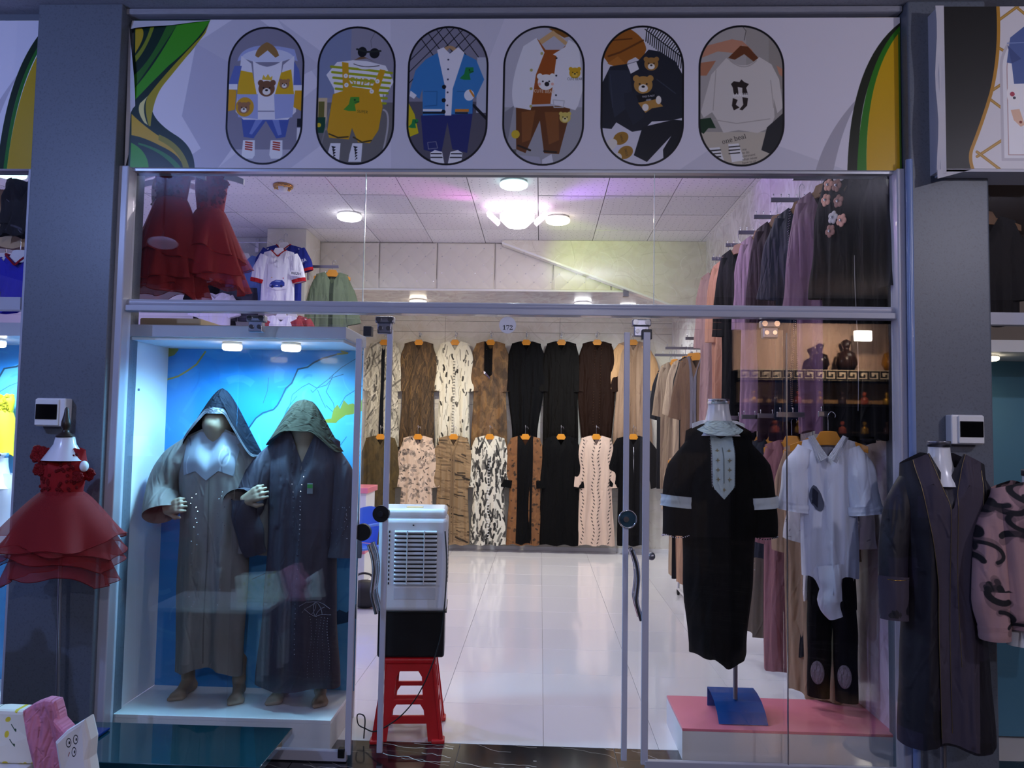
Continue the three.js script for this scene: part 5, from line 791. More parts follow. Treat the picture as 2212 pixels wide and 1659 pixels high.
// =====================================================================  SIGN BOARDS (flat print on vinyl)
function signArt(c, w, h, X0, X1, Y0, Y1, draw) {
  c.save(); c.scale(w / (X1 - X0), h / (Y1 - Y0)); c.translate(-X0, -Y0);
  const P = (col, ...pts) => { c.fillStyle = col; c.beginPath(); pts.forEach((p, i) => (p.length === 2 ? (i ? c.lineTo(...p) : c.moveTo(...p)) : p.length === 4 ? c.quadraticCurveTo(...p) : c.bezierCurveTo(...p))); c.closePath(); c.fill(); };
  const S = (col, lw, ...pts) => { c.strokeStyle = col; c.lineWidth = lw; c.lineCap = 'round'; c.beginPath(); pts.forEach((p, i) => (p.length === 2 ? (i ? c.lineTo(...p) : c.moveTo(...p)) : p.length === 4 ? c.quadraticCurveTo(...p) : c.bezierCurveTo(...p))); c.stroke(); };
  const E = (col, x, y, rx, ry = rx, a = 0) => { c.fillStyle = col; c.beginPath(); c.ellipse(x, y, rx, ry, a, 0, 7); c.fill(); };
  const R = (col, x, y, ww, hh) => { c.fillStyle = col; c.fillRect(x, y, ww, hh); };
  const T = (s, x, y, size, col, font = 'sans-serif', rot = 0) => { c.save(); c.translate(x, y); c.rotate(rot); c.fillStyle = col; c.font = `${size}px ${font}`; c.fillText(s, 0, 0); c.restore(); };
  draw({ c, P, S, E, R, T }); c.restore();
}
function bear(k, x, y, s, col, muzzle = '#f4efe6') { k.E(col, x - s * 0.75, y - s * 0.7, s * 0.36); k.E(col, x + s * 0.75, y - s * 0.7, s * 0.36); k.E(col, x, y, s, s * 0.95); k.E(muzzle, x, y + s * 0.35, s * 0.5, s * 0.42); k.E('#1c1614', x, y + s * 0.18, s * 0.17, s * 0.12); k.E('#1c1614', x - s * 0.38, y - s * 0.1, s * 0.1); k.E('#1c1614', x + s * 0.38, y - s * 0.1, s * 0.1); }
function dino(k, x, y, s, col) { k.P(col, [x - s * 1.1, y + s * 0.7], [x - s * 0.4, y], [x - s * 0.2, y - s], [x + s, y - s], [x + s * 1.05, y - s * 0.3], [x + s * 0.4, y], [x + s * 0.6, y + s * 0.9], [x - s * 0.4, y + s * 0.9]); k.E('#14201a', x + s * 0.4, y - s * 0.6, s * 0.12); k.S('#14201a', s * 0.08, [x + s * 0.4, y - s * 0.3], [x + s, y - s * 0.35]); }
function capsule(k, cx, hw, y0, y1, draw) {
  const { c } = k, path = () => { c.beginPath(); c.roundRect(cx - hw, y0, hw * 2, y1 - y0, hw); };
  c.save(); path(); c.clip(); draw(); c.restore(); c.strokeStyle = '#0b0a0f'; c.lineWidth = 4; path(); c.stroke();
}
const shopSignTex = canvasTexture(2048, 400, (ctx, w, h) => signArt(ctx, w, h, 280, 1945, 48, 372, (k) => {
  const { c, P, S, E, R, T } = k;
  R('#e4e0ec', 280, 48, 1665, 324);
  P('#c2bfd2', [420, 100], [600, 200], [480, 372], [380, 372], [440, 330], [395, 260]); P('#d2cfde', [600, 48], [840, 220], [640, 372], [480, 372], [700, 190]); P('#cac7d6', [420, 100], [500, 48], [560, 48], [700, 150], [600, 200]);
  P('#d6d3e0', [1480, 372], [1600, 290], [1830, 372]); P('#d9d6e2', [1880, 372], [1945, 300], [1945, 372]); P('#dad7e3', [850, 48], [1100, 48], [980, 372], [860, 372]);
  // green and gold ribbons at the left end
  P('#0d2a20', [280, 48], [450, 48], [430, 100, 390, 140], [340, 190, 326, 240], [330, 270, 380, 300], [425, 325, 428, 372], [280, 372]);
  P('#3f9a1a', [450, 48], [375, 60], [330, 150, 285, 200], [282, 232], [320, 190, 360, 150], [420, 100, 446, 56]);
  P('#2d6b20', [375, 60], [352, 62], [320, 140, 284, 170], [284, 200], [320, 150, 375, 60]);
  P('#a79a1e', [450, 48], [440, 78, 420, 96], [350, 170, 318, 215], [306, 235, 322, 282], [326, 282], [328, 220, 352, 190], [400, 130, 440, 78]);
  P('#e0d890', [318, 215], [300, 240, 320, 280], [312, 275], [292, 250, 300, 232]);
  P('#c9a41c', [282, 255], [320, 290, 370, 318], [410, 345, 414, 372], [402, 372], [398, 345, 350, 325], [310, 305, 284, 302]);
  P('#8f8a18', [345, 300], [400, 320, 416, 372], [402, 372], [395, 335, 345, 312]);
  P('#2f7a34', [300, 318], [370, 335, 398, 372], [384, 372], [350, 335, 300, 322]); P('#3f9a1a', [284, 318], [322, 335, 326, 372], [284, 372]);
  P('#b59a20', [296, 66], [310, 80, 284, 122], [282, 66]); P('#7d8a22', [325, 62], [312, 110, 286, 142], [284, 128], [308, 100, 316, 62]);
  // arcs at the right end
  P('#b5b1bd', [1886, 190], [1830, 240, 1803, 372], [1766, 372], [1795, 270, 1886, 190]);
  P('#1f2414', [1945, 60], [1840, 140, 1832, 372], [1856, 372], [1850, 180, 1945, 72]); P('#2f7d16', [1945, 66], [1862, 150, 1852, 372], [1872, 372], [1868, 190, 1945, 84]); P('#d3a604', [1945, 78], [1870, 170, 1872, 372], [1945, 372]); P('#3f6a18', [1941, 80], [1945, 80], [1945, 372], [1941, 372]);
  const Y0 = 66, Y1 = 363;
  capsule(k, 578, 83, Y0, Y1, () => {   // hooded jacket, jeans, trainers
    R('#8d8a9c', 490, 60, 180, 280); R('#b9b7c6', 490, 332, 180, 40);
        P('#4a5fae', [527, 262], [634, 262], [626, 305], [606, 308], [582, 270], [556, 308], [534, 305]); P('#7f90d0', [560, 265], [575, 268], [552, 300], [546, 298]); P('#7f90d0', [596, 268], [610, 266], [618, 300], [610, 302]);
    P('#aab4e0', [514, 140], [518, 112, 560, 106], [600, 104, 640, 114], [648, 140], [600, 128], [556, 128]); P('#d8dcee', [522, 132], [530, 116, 578, 112], [628, 114, 640, 132], [610, 142], [552, 142]); P('#eceaf2', [522, 128], [545, 145], [562, 250], [600, 250], [616, 148], [640, 128], [648, 250], [630, 268], [532, 268], [514, 250]);
    P('#f1eff5', [548, 138], [562, 150, 580, 152], [600, 150, 614, 138], [606, 248], [560, 248]); P('#9a7440', [553, 128], [556, 108, 578, 98], [600, 106, 606, 128], [598, 132], [580, 116], [560, 132]); P('#e3b414', [520, 160], [548, 165], [560, 215], [516, 212]); P('#e3b414', [612, 165], [634, 158], [642, 212], [600, 212]); P('#a9b2de', [516, 212], [562, 212], [564, 266], [520, 262]); P('#a9b2de', [598, 212], [644, 212], [640, 262], [602, 266]);
    P('#6474b8', [508, 150], [524, 150], [516, 198], [496, 190]); P('#6474b8', [640, 140], [652, 160], [658, 196], [640, 196]); P('#e0a614', [494, 200], [514, 204], [512, 246], [494, 250]); P('#e0a614', [644, 204], [662, 200], [662, 250], [642, 240]); R('#efeef4', 494, 190, 22, 12); R('#efeef4', 640, 192, 22, 12);
    bear(k, 581, 200, 18, '#7a5236'); P('#e8c23a', [570, 180], [573, 170], [578, 176], [583, 168], [588, 176], [593, 172], [592, 182]); bear(k, 620, 190, 11, '#a97a52');
    E('#d9a21a', 534, 240, 20, 21); bear(k, 532, 242, 13, '#a2724a');
    for (const x of [545, 606]) { P('#f2f2f5', [x - 12, 312], [x + 14, 312], [x + 15, 345], [x + 10, 352], [x - 10, 352], [x - 14, 344]); for (let j = 0; j < 4; j++) S('#b5341c', 3, [x - 6, 316 + j * 5], [x + 8, 318 + j * 5]); }
    R('#16171f', 651, 265, 10, 18); R('#e6e5ea', 651, 285, 8, 30);
  });
  capsule(k, 778, 84, Y0, Y1, () => {   // striped tee and yellow overalls
    R('#9a97a6', 690, 60, 180, 310); R('#8791b0', 690, 60, 75, 160); R('#75726f', 690, 230, 180, 140); R('#d9c29a', 694, 220, 22, 70); R('#6f6a2c', 697, 228, 13, 36); R('#12472f', 693, 262, 20, 34); E('#e3c321', 699, 279, 5);
    S('#b9b5b6', 4, [840, 246], [862, 250, 838, 350]); S('#8a8686', 3, [722, 245], [704, 330]);
    P('#f2f0f2', [735, 142], [770, 138], [800, 140], [842, 150], [861, 185], [842, 218], [838, 210], [836, 240], [732, 220], [730, 200], [712, 170]);
    for (let j = 0; j < 7; j++) S('#a9b21e', 5, [722 + j * 3, 152 + j * 12], [790, 158 + j * 12], [856 - j * 2, 166 + j * 11]);
    P('#f2f0f2', [768, 138], [830, 148], [815, 160, 790, 158], [775, 155, 768, 138]); S('#3a3434', 1.5, [772, 146], [795, 156, 828, 150]);
    P('#7a5a3e', [772, 138], [790, 128], [826, 146], [800, 134]);
    T('SUPER', 762, 192, 24, '#c9a51a', 'bold sans-serif', 0.1);
    P('#dba416', [746, 142], [760, 144], [762, 180], [770, 196], [812, 202], [830, 158], [842, 160], [828, 206], [838, 238], [830, 290], [812, 318], [786, 316], [772, 285], [766, 310], [722, 306], [718, 290], [728, 212], [750, 205]);
    for (const [x, y] of [[755, 172], [757, 192], [825, 184], [813, 206]]) { E('#f4f2ee', x, y, 5); E('#c9c6c0', x, y, 1.6); }
    dino(k, 770, 234, 16, '#4f9a2e'); T('SUPER', 782, 252, 8, '#20301c', 'bold sans-serif', 0.1); S('#4a3c14', 3, [722, 298], [742, 306], [764, 304]); S('#4a3c14', 3, [776, 305], [795, 316], [815, 312]);
    for (const x of [734, 782]) { P('#f0eff3', [x - 8, 318], [x + 14, 318], [x + 12, 358], [x - 16, 358], [x - 14, 342]); for (let j = 0; j < 5; j++) P('#1a1a20', [x - 6 + j * 2, 324 + j * 6], [x + 4, 326 + j * 6], [x - 2, 331 + j * 6]); }
    E('#15171a', 790, 120, 10, 11); E('#15171a', 817, 123, 11, 11); S('#2a2f2c', 4, [778, 114], [800, 120], [830, 118]); S('#6d6a70', 1, [818, 75], [808, 95], [810, 110]);
  });
  capsule(k, 979, 86, Y0, Y1, () => {   // blue cardigan and navy trousers
    R('#8c8a9a', 890, 60, 180, 170); for (let i = 0; i < 9; i++) { S('#14131a', 1.6, [880 + i * 24, 40], [1000 + i * 24, 200]); S('#14131a', 1.6, [1080 - i * 24, 50], [930 - i * 24, 200]); } R('#5d5a66', 890, 228, 180, 140); R('#bfc3d2', 1042, 132, 24, 120); S('#17181f', 6, [1036, 236], [1066, 266]);
    P('#c29c70', [964, 118], [980, 94, 1004, 120], [998, 126], [981, 112], [968, 126]);
    P('#2a3170', [922, 258], [1036, 240], [1024, 338], [992, 330], [980, 272], [968, 340], [930, 332]);
    P('#3d84c4', [930, 136], [956, 122], [1012, 124], [1040, 138], [1058, 180], [1040, 220], [1034, 216], [1034, 254], [926, 258], [924, 200], [918, 222], [896, 206], [908, 160]);
    P('#f1eff6', [954, 116], [968, 110], [982, 124], [1000, 110], [1014, 122], [990, 200], [988, 258], [974, 258], [974, 200]); for (const y of [137, 158, 180, 208, 236]) E('#3c3f58', 979, y, 2);
    R('#f2f2f4', 926, 244, 42, 5); R('#15161c', 926, 250, 42, 4); R('#e08a2c', 996, 244, 30, 6); R('#15161c', 996, 251, 28, 3); S('#2f6ca6', 2, [928, 206], [956, 206], [956, 236], [930, 238]); S('#2f6ca6', 2, [1000, 206], [1034, 206]);
    for (const y of [196, 225, 250]) E('#15181f', 971, y, 4.5); dino(k, 1020, 168, 14, '#1e8a44'); E('#eef0f6', 1026, 214, 11, 12); S('#e08a2c', 4, [1028, 204], [1036, 216]); P('#f1f1f6', [898, 204], [912, 214], [906, 222], [896, 216]);
    P('#d9c618', [894, 230], [908, 255], [918, 296], [894, 306]); dino(k, 906, 276, 10, '#1e8a44'); S('#8a8a9c', 1.5, [938, 316], [956, 314], [960, 328], [940, 330], [938, 316]);
    for (const [x, s] of [[960, 1], [998, -1]]) { P('#f4f4f7', [x - 16 * s, 338], [x - 6 * s, 332], [x + 10 * s, 336], [x + 16 * s, 364], [x - 14 * s, 364]); S('#22222a', 2.5, [x - 14 * s, 340], [x + 8 * s, 340]); S('#22222a', 2.5, [x - 14 * s, 348], [x + 10 * s, 348]); }
  });
  capsule(k, 1187, 86, Y0, Y1, () => {   // white cardigan over a brown tee
    R('#c4c2cc', 1100, 60, 180, 310); R('#a9a8ae', 1100, 240, 180, 130); P('#8c8b94', [1104, 250], [1124, 236], [1110, 320], [1102, 340]); R('#6f706c', 1100, 330, 30, 40);
    P('#8a5a1e', [1196, 70], [1230, 66], [1256, 84], [1230, 90]); P('#d8b07a', [1174, 96], [1206, 74], [1240, 102], [1232, 106], [1208, 86], [1182, 104]);
    P('#6a3a12', [1128, 240], [1246, 236], [1242, 262], [1222, 340], [1190, 338], [1180, 268], [1150, 338], [1130, 330]); P('#8a5222', [1140, 250], [1170, 246], [1160, 310], [1142, 316]); P('#8a5222', [1190, 250], [1220, 250], [1222, 310], [1200, 320]);
    P('#a4541a', [1172, 92], [1190, 116], [1224, 116], [1240, 100], [1230, 180], [1208, 232], [1160, 234], [1166, 160]);
    P('#ecebf0', [1142, 108], [1170, 90], [1188, 122], [1170, 170], [1160, 246], [1124, 240], [1108, 200, 1142, 108]); P('#ecebf0', [1240, 94], [1262, 108], [1272, 200], [1262, 236], [1256, 246], [1202, 232], [1214, 130], [1206, 126], [1232, 110]);
    bear(k, 1192, 186, 18, '#f3f2f0', '#f8f4f0'); E('#20181a', 1194, 190, 5); E('#f0b8a8', 1178, 190, 3); E('#f0b8a8', 1206, 190, 3); T('CUTE BEAR', 1166, 208, 9, '#e8d8c8', 'sans-serif', 0.05); bear(k, 1254, 166, 12, '#d8a81c', '#e6c24c'); T('CUTE BEAR', 1238, 182, 6.5, '#17171c', 'bold sans-serif');
    for (const y of [124, 160, 200, 238]) E('#b8b06a', y < 130 ? 1182 : 1160, y, 3); for (const y of [134, 172, 214]) E('#1c1c22', 1214, y, 2); bear(k, 1234, 262, 12, '#d9c464', '#e8dc98'); S('#c8c8cc', 2, [1208, 224], [1232, 226], [1230, 240], [1210, 240], [1208, 224]); E('#d8ba2c', 1128, 298, 9, 9);
    P('#b5b4c2', [1128, 342], [1180, 346], [1186, 366], [1128, 366]); P('#e0e0e8', [1186, 352], [1206, 340], [1212, 366], [1186, 366]); S('#2a1a0e', 4, [1134, 322], [1160, 332]); S('#2a1a0e', 4, [1190, 334], [1216, 336]);
  });
  capsule(k, 1399, 87, Y0, Y1, () => {   // dark hooded set with a fur scarf and palm leaf
    R('#dcdae4', 1310, 60, 180, 310); P('#a2601c', [1316, 132], [1330, 84, 1370, 70], [1405, 90, 1407, 116], [1400, 134], [1392, 138], [1384, 132], [1368, 140], [1362, 156], [1328, 148]); S('#6d3c10', 4, [1326, 130], [1350, 122], [1400, 96]); S('#6d3c10', 3, [1334, 96], [1376, 92]); S('#7d4814', 3, [1330, 146], [1360, 150]); P('#b8722a', [1324, 146], [1346, 130], [1366, 150], [1350, 156]);
    for (let i = 0; i < 20; i++) { const x = 1408 + i * 4.4, y = 74 + i * 3.4; S('#12161a', 2, [x, y], [x + 12, y - 20 + i * 0.3]); S('#12161a', 2, [x, y], [x - 2, y + 24]); } S('#12161a', 2, [1404, 72], [1496, 142]);
    P('#20242f', [1312, 190], [1330, 152], [1370, 146], [1390, 140], [1412, 116], [1436, 120], [1470, 142], [1490, 180], [1486, 262], [1458, 268], [1420, 270], [1402, 288], [1378, 292], [1344, 272], [1334, 286], [1312, 284]); P('#2d3342', [1326, 160], [1372, 160], [1380, 230], [1340, 262], [1328, 200]); S('#3c4352', 2, [1330, 170], [1336, 240]); S('#3c4352', 2, [1430, 180], [1470, 210]); P('#181b24', [1400, 282], [1466, 266], [1486, 268], [1488, 300], [1446, 362], [1444, 330], [1462, 300], [1410, 356], [1382, 342]); P('#262b38', [1360, 210], [1386, 204], [1404, 260], [1380, 278], [1362, 240]);
    P('#eceaee', [1366, 148], [1386, 142], [1392, 158], [1374, 168]); bear(k, 1418, 147, 15, '#a87a3c'); bear(k, 1401, 192, 20, '#b88a44'); P('#101218', [1386, 214], [1424, 206], [1432, 224], [1412, 234], [1392, 230]); P('#b88a44', [1390, 230], [1430, 222], [1444, 238], [1420, 242], [1406, 252]); E('#efe9df', 1406, 240, 7, 8); E('#efe9df', 1434, 224, 6, 9); T('THIS IS NOT', 1399, 219, 5, '#e8e8ee', 'bold sans-serif', -0.12); T('ABBY', 1407, 226, 5, '#e8e8ee', 'bold sans-serif', -0.12);
    for (const [x, y] of [[1354, 306], [1364, 336]]) { E('#a67a2c', x, y, 17, 13, -0.5); E('#e8e2d8', x - 22, y + 14, 16, 11, -0.6); T('SMILE', x - 2, y - 8, 6, '#2a2018', 'bold sans-serif', 1.3); }
  });
  capsule(k, 1610, 89, Y0, Y1, () => {   // beige sweatshirt held on a hanger
    R('#a8a29c', 1520, 60, 180, 310); R('#b4aeaa', 1520, 60, 100, 190); R('#9d968e', 1668, 60, 40, 140); R('#c8bfae', 1520, 292, 180, 80);
    P('#c98f72', [1520, 112], [1590, 94], [1612, 98], [1634, 118], [1630, 124], [1612, 106], [1612, 120], [1596, 124], [1560, 120], [1520, 136]); P('#b87c5c', [1520, 145], [1556, 140], [1536, 172], [1520, 172]); P('#c98f72', [1684, 150], [1700, 160], [1700, 176], [1690, 170]);
    P('#6d3c1e', [1582, 134], [1608, 108], [1624, 110], [1646, 134], [1636, 142], [1616, 126], [1596, 138]); S('#3a3634', 1, [1612, 66], [1620, 76], [1616, 96]);
    P('#d8d2cc', [1578, 134], [1600, 152, 1616, 150], [1632, 150, 1648, 132], [1674, 148], [1690, 180], [1698, 240], [1686, 252], [1678, 220], [1680, 260], [1672, 282], [1644, 294], [1604, 288], [1572, 294], [1556, 262], [1548, 250], [1530, 262], [1524, 250], [1546, 170]); S('#b0a8a2', 2, [1586, 140], [1616, 166, 1642, 140]); S('#b8b0aa', 2, [1552, 266], [1600, 274], [1670, 264]); S('#b0a8a2', 1.5, [1556, 160], [1550, 246]); S('#b0a8a2', 1.5, [1672, 182], [1678, 240]);
    P('#2c211e', [1588, 190], [1594, 184], [1606, 186], [1610, 180], [1616, 186], [1626, 190], [1620, 198], [1624, 212], [1612, 212], [1612, 198], [1602, 196], [1604, 212], [1594, 212], [1592, 198]); P('#2c211e', [1592, 220], [1602, 224], [1598, 234], [1606, 240], [1594, 246], [1590, 236]); P('#2c211e', [1612, 218], [1624, 220], [1622, 236], [1612, 246], [1606, 244], [1614, 234]); T('LANEIT', 1592, 217, 10, '#f4f2f0', 'bold sans-serif');
    P('#1d3a24', [1520, 265], [1545, 262], [1556, 284], [1540, 284], [1530, 296], [1520, 290]); P('#2b2c2f', [1664, 282], [1700, 250], [1700, 340], [1676, 340], [1652, 330]);
    for (const [x, y] of [[1556, 330], [1596, 322]]) { P('#ecebec', [x - 14, y - 4], [x + 8, y - 6], [x + 20, y + 30], [x - 6, y + 34]); for (let j = 0; j < 3; j++) S('#3a3838', 2.5, [x - 12, y + 2 + j * 7], [x + 10, y + j * 7]); }
    T('one beal', 1570, 318, 13, '#2a2422', 'serif', -0.25); for (let j = 0; j < 5; j++) T(['me', 'to do', 'comment', 'what never', 'have to sit'][j], 1612, 332 + j * 7, 6.5, '#3a3230', 'sans-serif', -0.15);
  });
}));
function board(name, label, x0, x1, y0, y1, z, tex, rough = 0.28) {
  const b = thing(name, label, 'sign', [(x0 + x1) / 2, (y0 + y1) / 2, z]), w = x1 - x0, h = y1 - y0;
  part('panel', rbox(w, h, 0.03, 0.003, 0, 0, 0.015), std(0xd8d6e0, 0.5), b);
  part('print', new THREE.PlaneGeometry(w - 0.002, h - 0.002).translate(0, 0, 0.031), phys(0xffffff, rough, { map: tex, clearcoat: 0.25, clearcoatRoughness: 0.15 }), b);
  return b;
}
{
  const vinyl = std(0xc9c8d2, 0.7);
  const b = board('shop_sign', 'long sign board with six oval pictures of children outfits and green ribbons', at(284, 200, 'z', 0.03).x, at(1946, 200, 'z', 0.03).x, 2.965, 3.752, 0.0, shopSignTex);
  // loose vinyl edges at the top left corner
  part('loose_edge', grid(10, 4, (u, v) => [-1.975 + 0.42 * u, 0.39 - 0.05 * v * (1 - u) - 0.004, 0.034 + 0.02 * v * (1 - u) * (0.6 + 0.4 * Math.sin(u * 9))]), vinyl, b);
  part('loose_edge', grid(4, 16, (u, v) => [-1.99 + 0.045 * u * Math.sin(v * 3.1) + 0.01 * v, 0.36 - 0.75 * v, 0.035 + 0.015 * Math.sin(v * 6) * u]), vinyl, b);
  const rightTex = canvasTexture(512, 700, (ctx, w, h) => signArt(ctx, w, h, 2040, 2300, 16, 366, ({ c, P, S, E, R }) => {
    R('#dcd8de', 2040, 16, 260, 350); for (const [a, b2] of [[[2150, 50], [2195, 16]], [[2152, 105], [2180, 122]], [[2136, 200], [2180, 170]], [[2130, 214], [2170, 246]], [[2105, 340], [2170, 296]], [[2105, 330], [2150, 366]], [[2195, 20], [2240, 60]]]) { S('#a3782c', 6, a, b2); S('#c79b48', 3, a, b2); }
    P('#050507', [2040, 16], [2156, 16], [2158, 120, 2140, 200], [2120, 260, 2096, 320], [2086, 345, 2096, 366], [2040, 366]); S('#b8821e', 7, [2154, 16], [2158, 120, 2136, 205], [2118, 265, 2094, 325], [2088, 345, 2096, 368]);
    c.fillStyle = '#e6e4ea'; c.beginPath(); c.roundRect(2158, 60, 200, 286, [90, 90, 0, 0]); c.fill(); c.strokeStyle = '#c4bfc8'; c.lineWidth = 6; c.stroke(); c.fillStyle = '#efedf2'; c.beginPath(); c.roundRect(2170, 72, 190, 264, [80, 80, 0, 0]); c.fill(); c.strokeStyle = '#b08a8a'; c.lineWidth = 1.5; c.stroke();
    P('#4c619c', [2178, 84], [2212, 56], [2290, 60], [2290, 180], [2184, 184], [2180, 140], [2170, 138]); S('#7f92c4', 2, [2172, 96], [2230, 94]); P('#3a4c84', [2172, 100], [2200, 130], [2180, 140]);
    E('#f2eef0', 2182, 210, 13, 24, -0.15); E('#b03a54', 2180, 206, 5); E('#3a3a48', 2184, 214, 3); P('#e6bca0', [2176, 240], [2194, 238], [2204, 272], [2196, 276], [2182, 262]); E('#8a3a2c', 2196, 266, 3); E('#8a6a70', 2210, 258, 6, 18);
  }));
  const rb = board('neighbour_sign', 'protruding sign with black wave, gold lattice and blue shorts on the right', 1.905, 2.495, 2.917, 3.712, 0.17, rightTex, 0.5);
  part('box_side', span(-0.317, -0.2945, -0.4, 0.4, -0.17, 0.03), vinyl, rb); part('box_bottom', span(-0.295, 0.295, -0.41, -0.3975, -0.17, 0.03), vinyl, rb);
  part('folded_flap', grid(4, 10, (u, v) => [-0.332 + 0.04 * u, 0.4 - 0.82 * v, 0.034 + 0.012 * Math.sin(v * 11) * (1 - u)]), vinyl, rb); part('folded_flap', grid(8, 3, (u, v) => [-0.332 + 0.16 * u, -0.4 - 0.045 * v * (1 - u), 0.03]), vinyl, rb);
  const leftTex = canvasTexture(512, 512, (ctx, w, h) => signArt(ctx, w, h, -220, 95, 48, 372, ({ P, R }) => { R('#dcd9e8', -220, 48, 320, 330); P('#b8b4c4', [40, 160], [10, 210, -40, 372], [-74, 372], [-30, 250, 40, 160]); P('#10240f', [95, 60], [10, 150, 0, 372], [16, 372], [22, 180, 95, 78]); P('#1f6a1c', [95, 78], [26, 170, 14, 372], [22, 372], [34, 180, 95, 90]); P('#b39512', [95, 92], [34, 190, 22, 372], [95, 372]); }));
  board('neighbour_sign', 'white sign with green and yellow arcs left of the left pillar', -3.36, -2.615, 2.955, 3.75, 0.0, leftTex);
}
// =====================================================================  THINGS IN FRONT OF AND INSIDE THE SHOP
function breaker(label, x, y, mirror) {
  const t = thing('breaker_box', label, 'breaker box', [x, y, 0.1], 'breaker boxes on the pillars');
  part('case', rbox(0.15, 0.14, 0.06, 0.008, 0, 0, 0.03), M.whiteGloss, t); part('cover', rbox(0.118, 0.13, 0.012, 0.005, mirror * 0.012, 0, 0.065), M.white, t); part('smoked_window', rbox(0.108, 0.075, 0.006, 0.003, mirror * 0.012, 0.002, 0.072), phys(0x08090c, 0.08, { clearcoat: 1 }), t);
}
breaker('white breaker box with dark window on the left pillar above the red dress', -2.41, 1.695, -1); breaker('white breaker box with dark window on the right pillar', 2.01, 1.682, 1);
// ---- air cooler on a red stool
{
  const A = thing('air_cooler', 'white air cooler with black tank standing on the red stool', 'air cooler', [-0.685, 0.428, -0.42], null, 0.1);
  const w = 0.37, d = 0.3;
  part('body', rbox(w, 0.5, d, 0.03, 0, 0.49, 0, 4), phys(0xe4e8f2, 0.3, { clearcoat: 0.4 }), A); part('lid', rbox(w - 0.015, 0.05, d - 0.02, 0.022, 0, 0.76, 0, 4), phys(0xeef1f8, 0.25, { clearcoat: 0.5 }), A); part('tank', rbox(w - 0.015, 0.25, d - 0.02, 0.015, 0, 0.125, 0, 3), phys(0x0c0d11, 0.35, { clearcoat: 0.3 }), A);
  part('seam', rbox(w + 0.004, 0.008, d + 0.004, 0.002, 0, 0.243, 0), M.black, A);
  const gr = part('grille_recess', rbox(0.225, 0.285, 0.012, 0.006, 0.015, 0.53, d / 2), M.black, A);
  const slat = rbox(0.225, 0.0105, 0.016, 0.003), sm = phys(0xd9dde8, 0.35);
  for (let k = 0; k < 13; k++) { const m = part('slat', slat, sm, gr); m.position.set(0.015, 0.394 + k * 0.0226, d / 2 + 0.009); m.rotation.x = 0.5; }
  for (const x of [-0.045, 0.045]) part('grille_bar', rbox(0.006, 0.285, 0.008, 0.002, 0.015 + x, 0.53, d / 2 + 0.018), sm, gr);
  for (let k = 0; k < 13; k++) { part('side_slot', box(0.006, 0.011, 0.02, -0.125, 0.394 + k * 0.0226, d / 2 - 0.002), M.black, A); part('side_slot', box(0.006, 0.012, 0.16, w / 2 - 0.001, 0.394 + k * 0.0226, 0), M.black, A); }
  part('badge', rbox(0.09, 0.004, 0.05, 0.002, 0.0, 0.786, 0.05), std(0xd8c48a, 0.3, { metalness: 0.5 }), A); part('knob', cyl(0.004, 0.004, 0.006, 0.0, 0.7, d / 2, 12).rotateX(0), M.darkPlastic, A);
  part('label_panel', rbox(0.22, 0.06, 0.006, 0.002, 0.015, 0.34, d / 2), phys(0xd0d6e4, 0.35), A);
  const S = thing('plastic_stool', 'red plastic stool carrying the air cooler', 'stool', [-0.69, 0, -0.42], null, 0.1), red = phys(0xc01018, 0.35, { clearcoat: 0.3 });
  part('seat', rbox(0.28, 0.035, 0.28, 0.014, 0, 0.41, 0, 3), red, S);
  const H = 0.395, tw = 0.135, bw = 0.185;
  for (let f = 0; f < 4; f++) {   // each side: a tapered plate with two rounded windows, ending in two feet
    const hole = (x0, x1, y0, y1, x2 = x0, x3 = x1) => [[x0, y0], [x1, y0], [x3, y1 - 0.03], [x3 - 0.02, y1], [x2 + 0.02, y1], [x2, y1 - 0.03]];
    const outline = [[-bw, 0.012], [-bw + 0.075, 0.012], [-bw + 0.085, 0.1], [bw - 0.085, 0.1], [bw - 0.075, 0.012], [bw, 0.012], [tw, H], [-tw, H]];
    const g = extrude(outline, 0.008, 0.003, [hole(-0.078, 0.078, 0.215, 0.36, -0.07, 0.07), hole(-0.088, 0.088, 0.135, 0.195, -0.084, 0.084)]);
    const p = g.attributes.position; for (let i = 0; i < p.count; i++) p.setZ(i, p.getZ(i) + lerp(bw - 0.01, tw - 0.01, p.getY(i) / H) - 0.004); g.computeVertexNormals();
    part('side_frame', g.rotateY(f * H2), red, S);
  }
  for (const sx of [-1, 1]) for (const sz of [-1, 1]) part('foot', rbox(0.07, 0.022, 0.07, 0.008, sx * (bw - 0.025), 0.011, sz * (bw - 0.025)), red, S);
  single('power_cable', tube([[-0.5, 1.1, -0.27], [-0.487, 0.95, -0.26], [-0.49, 0.75, -0.25], [-0.51, 0.55, -0.24], [-0.56, 0.38, -0.22], [-0.63, 0.24, -0.205], [-0.72, 0.14, -0.2], [-0.83, 0.075, -0.2], [-0.9, 0.06, -0.27], [-0.945, 0.07, -0.3], [-0.95, 0.12, -0.3], [-0.91, 0.12, -0.28], [-0.9, 0.02, -0.24]], 0.0035, 160, 6), M.rubber, 'thin black power cable running from the air cooler to the floor', 'cable');
}
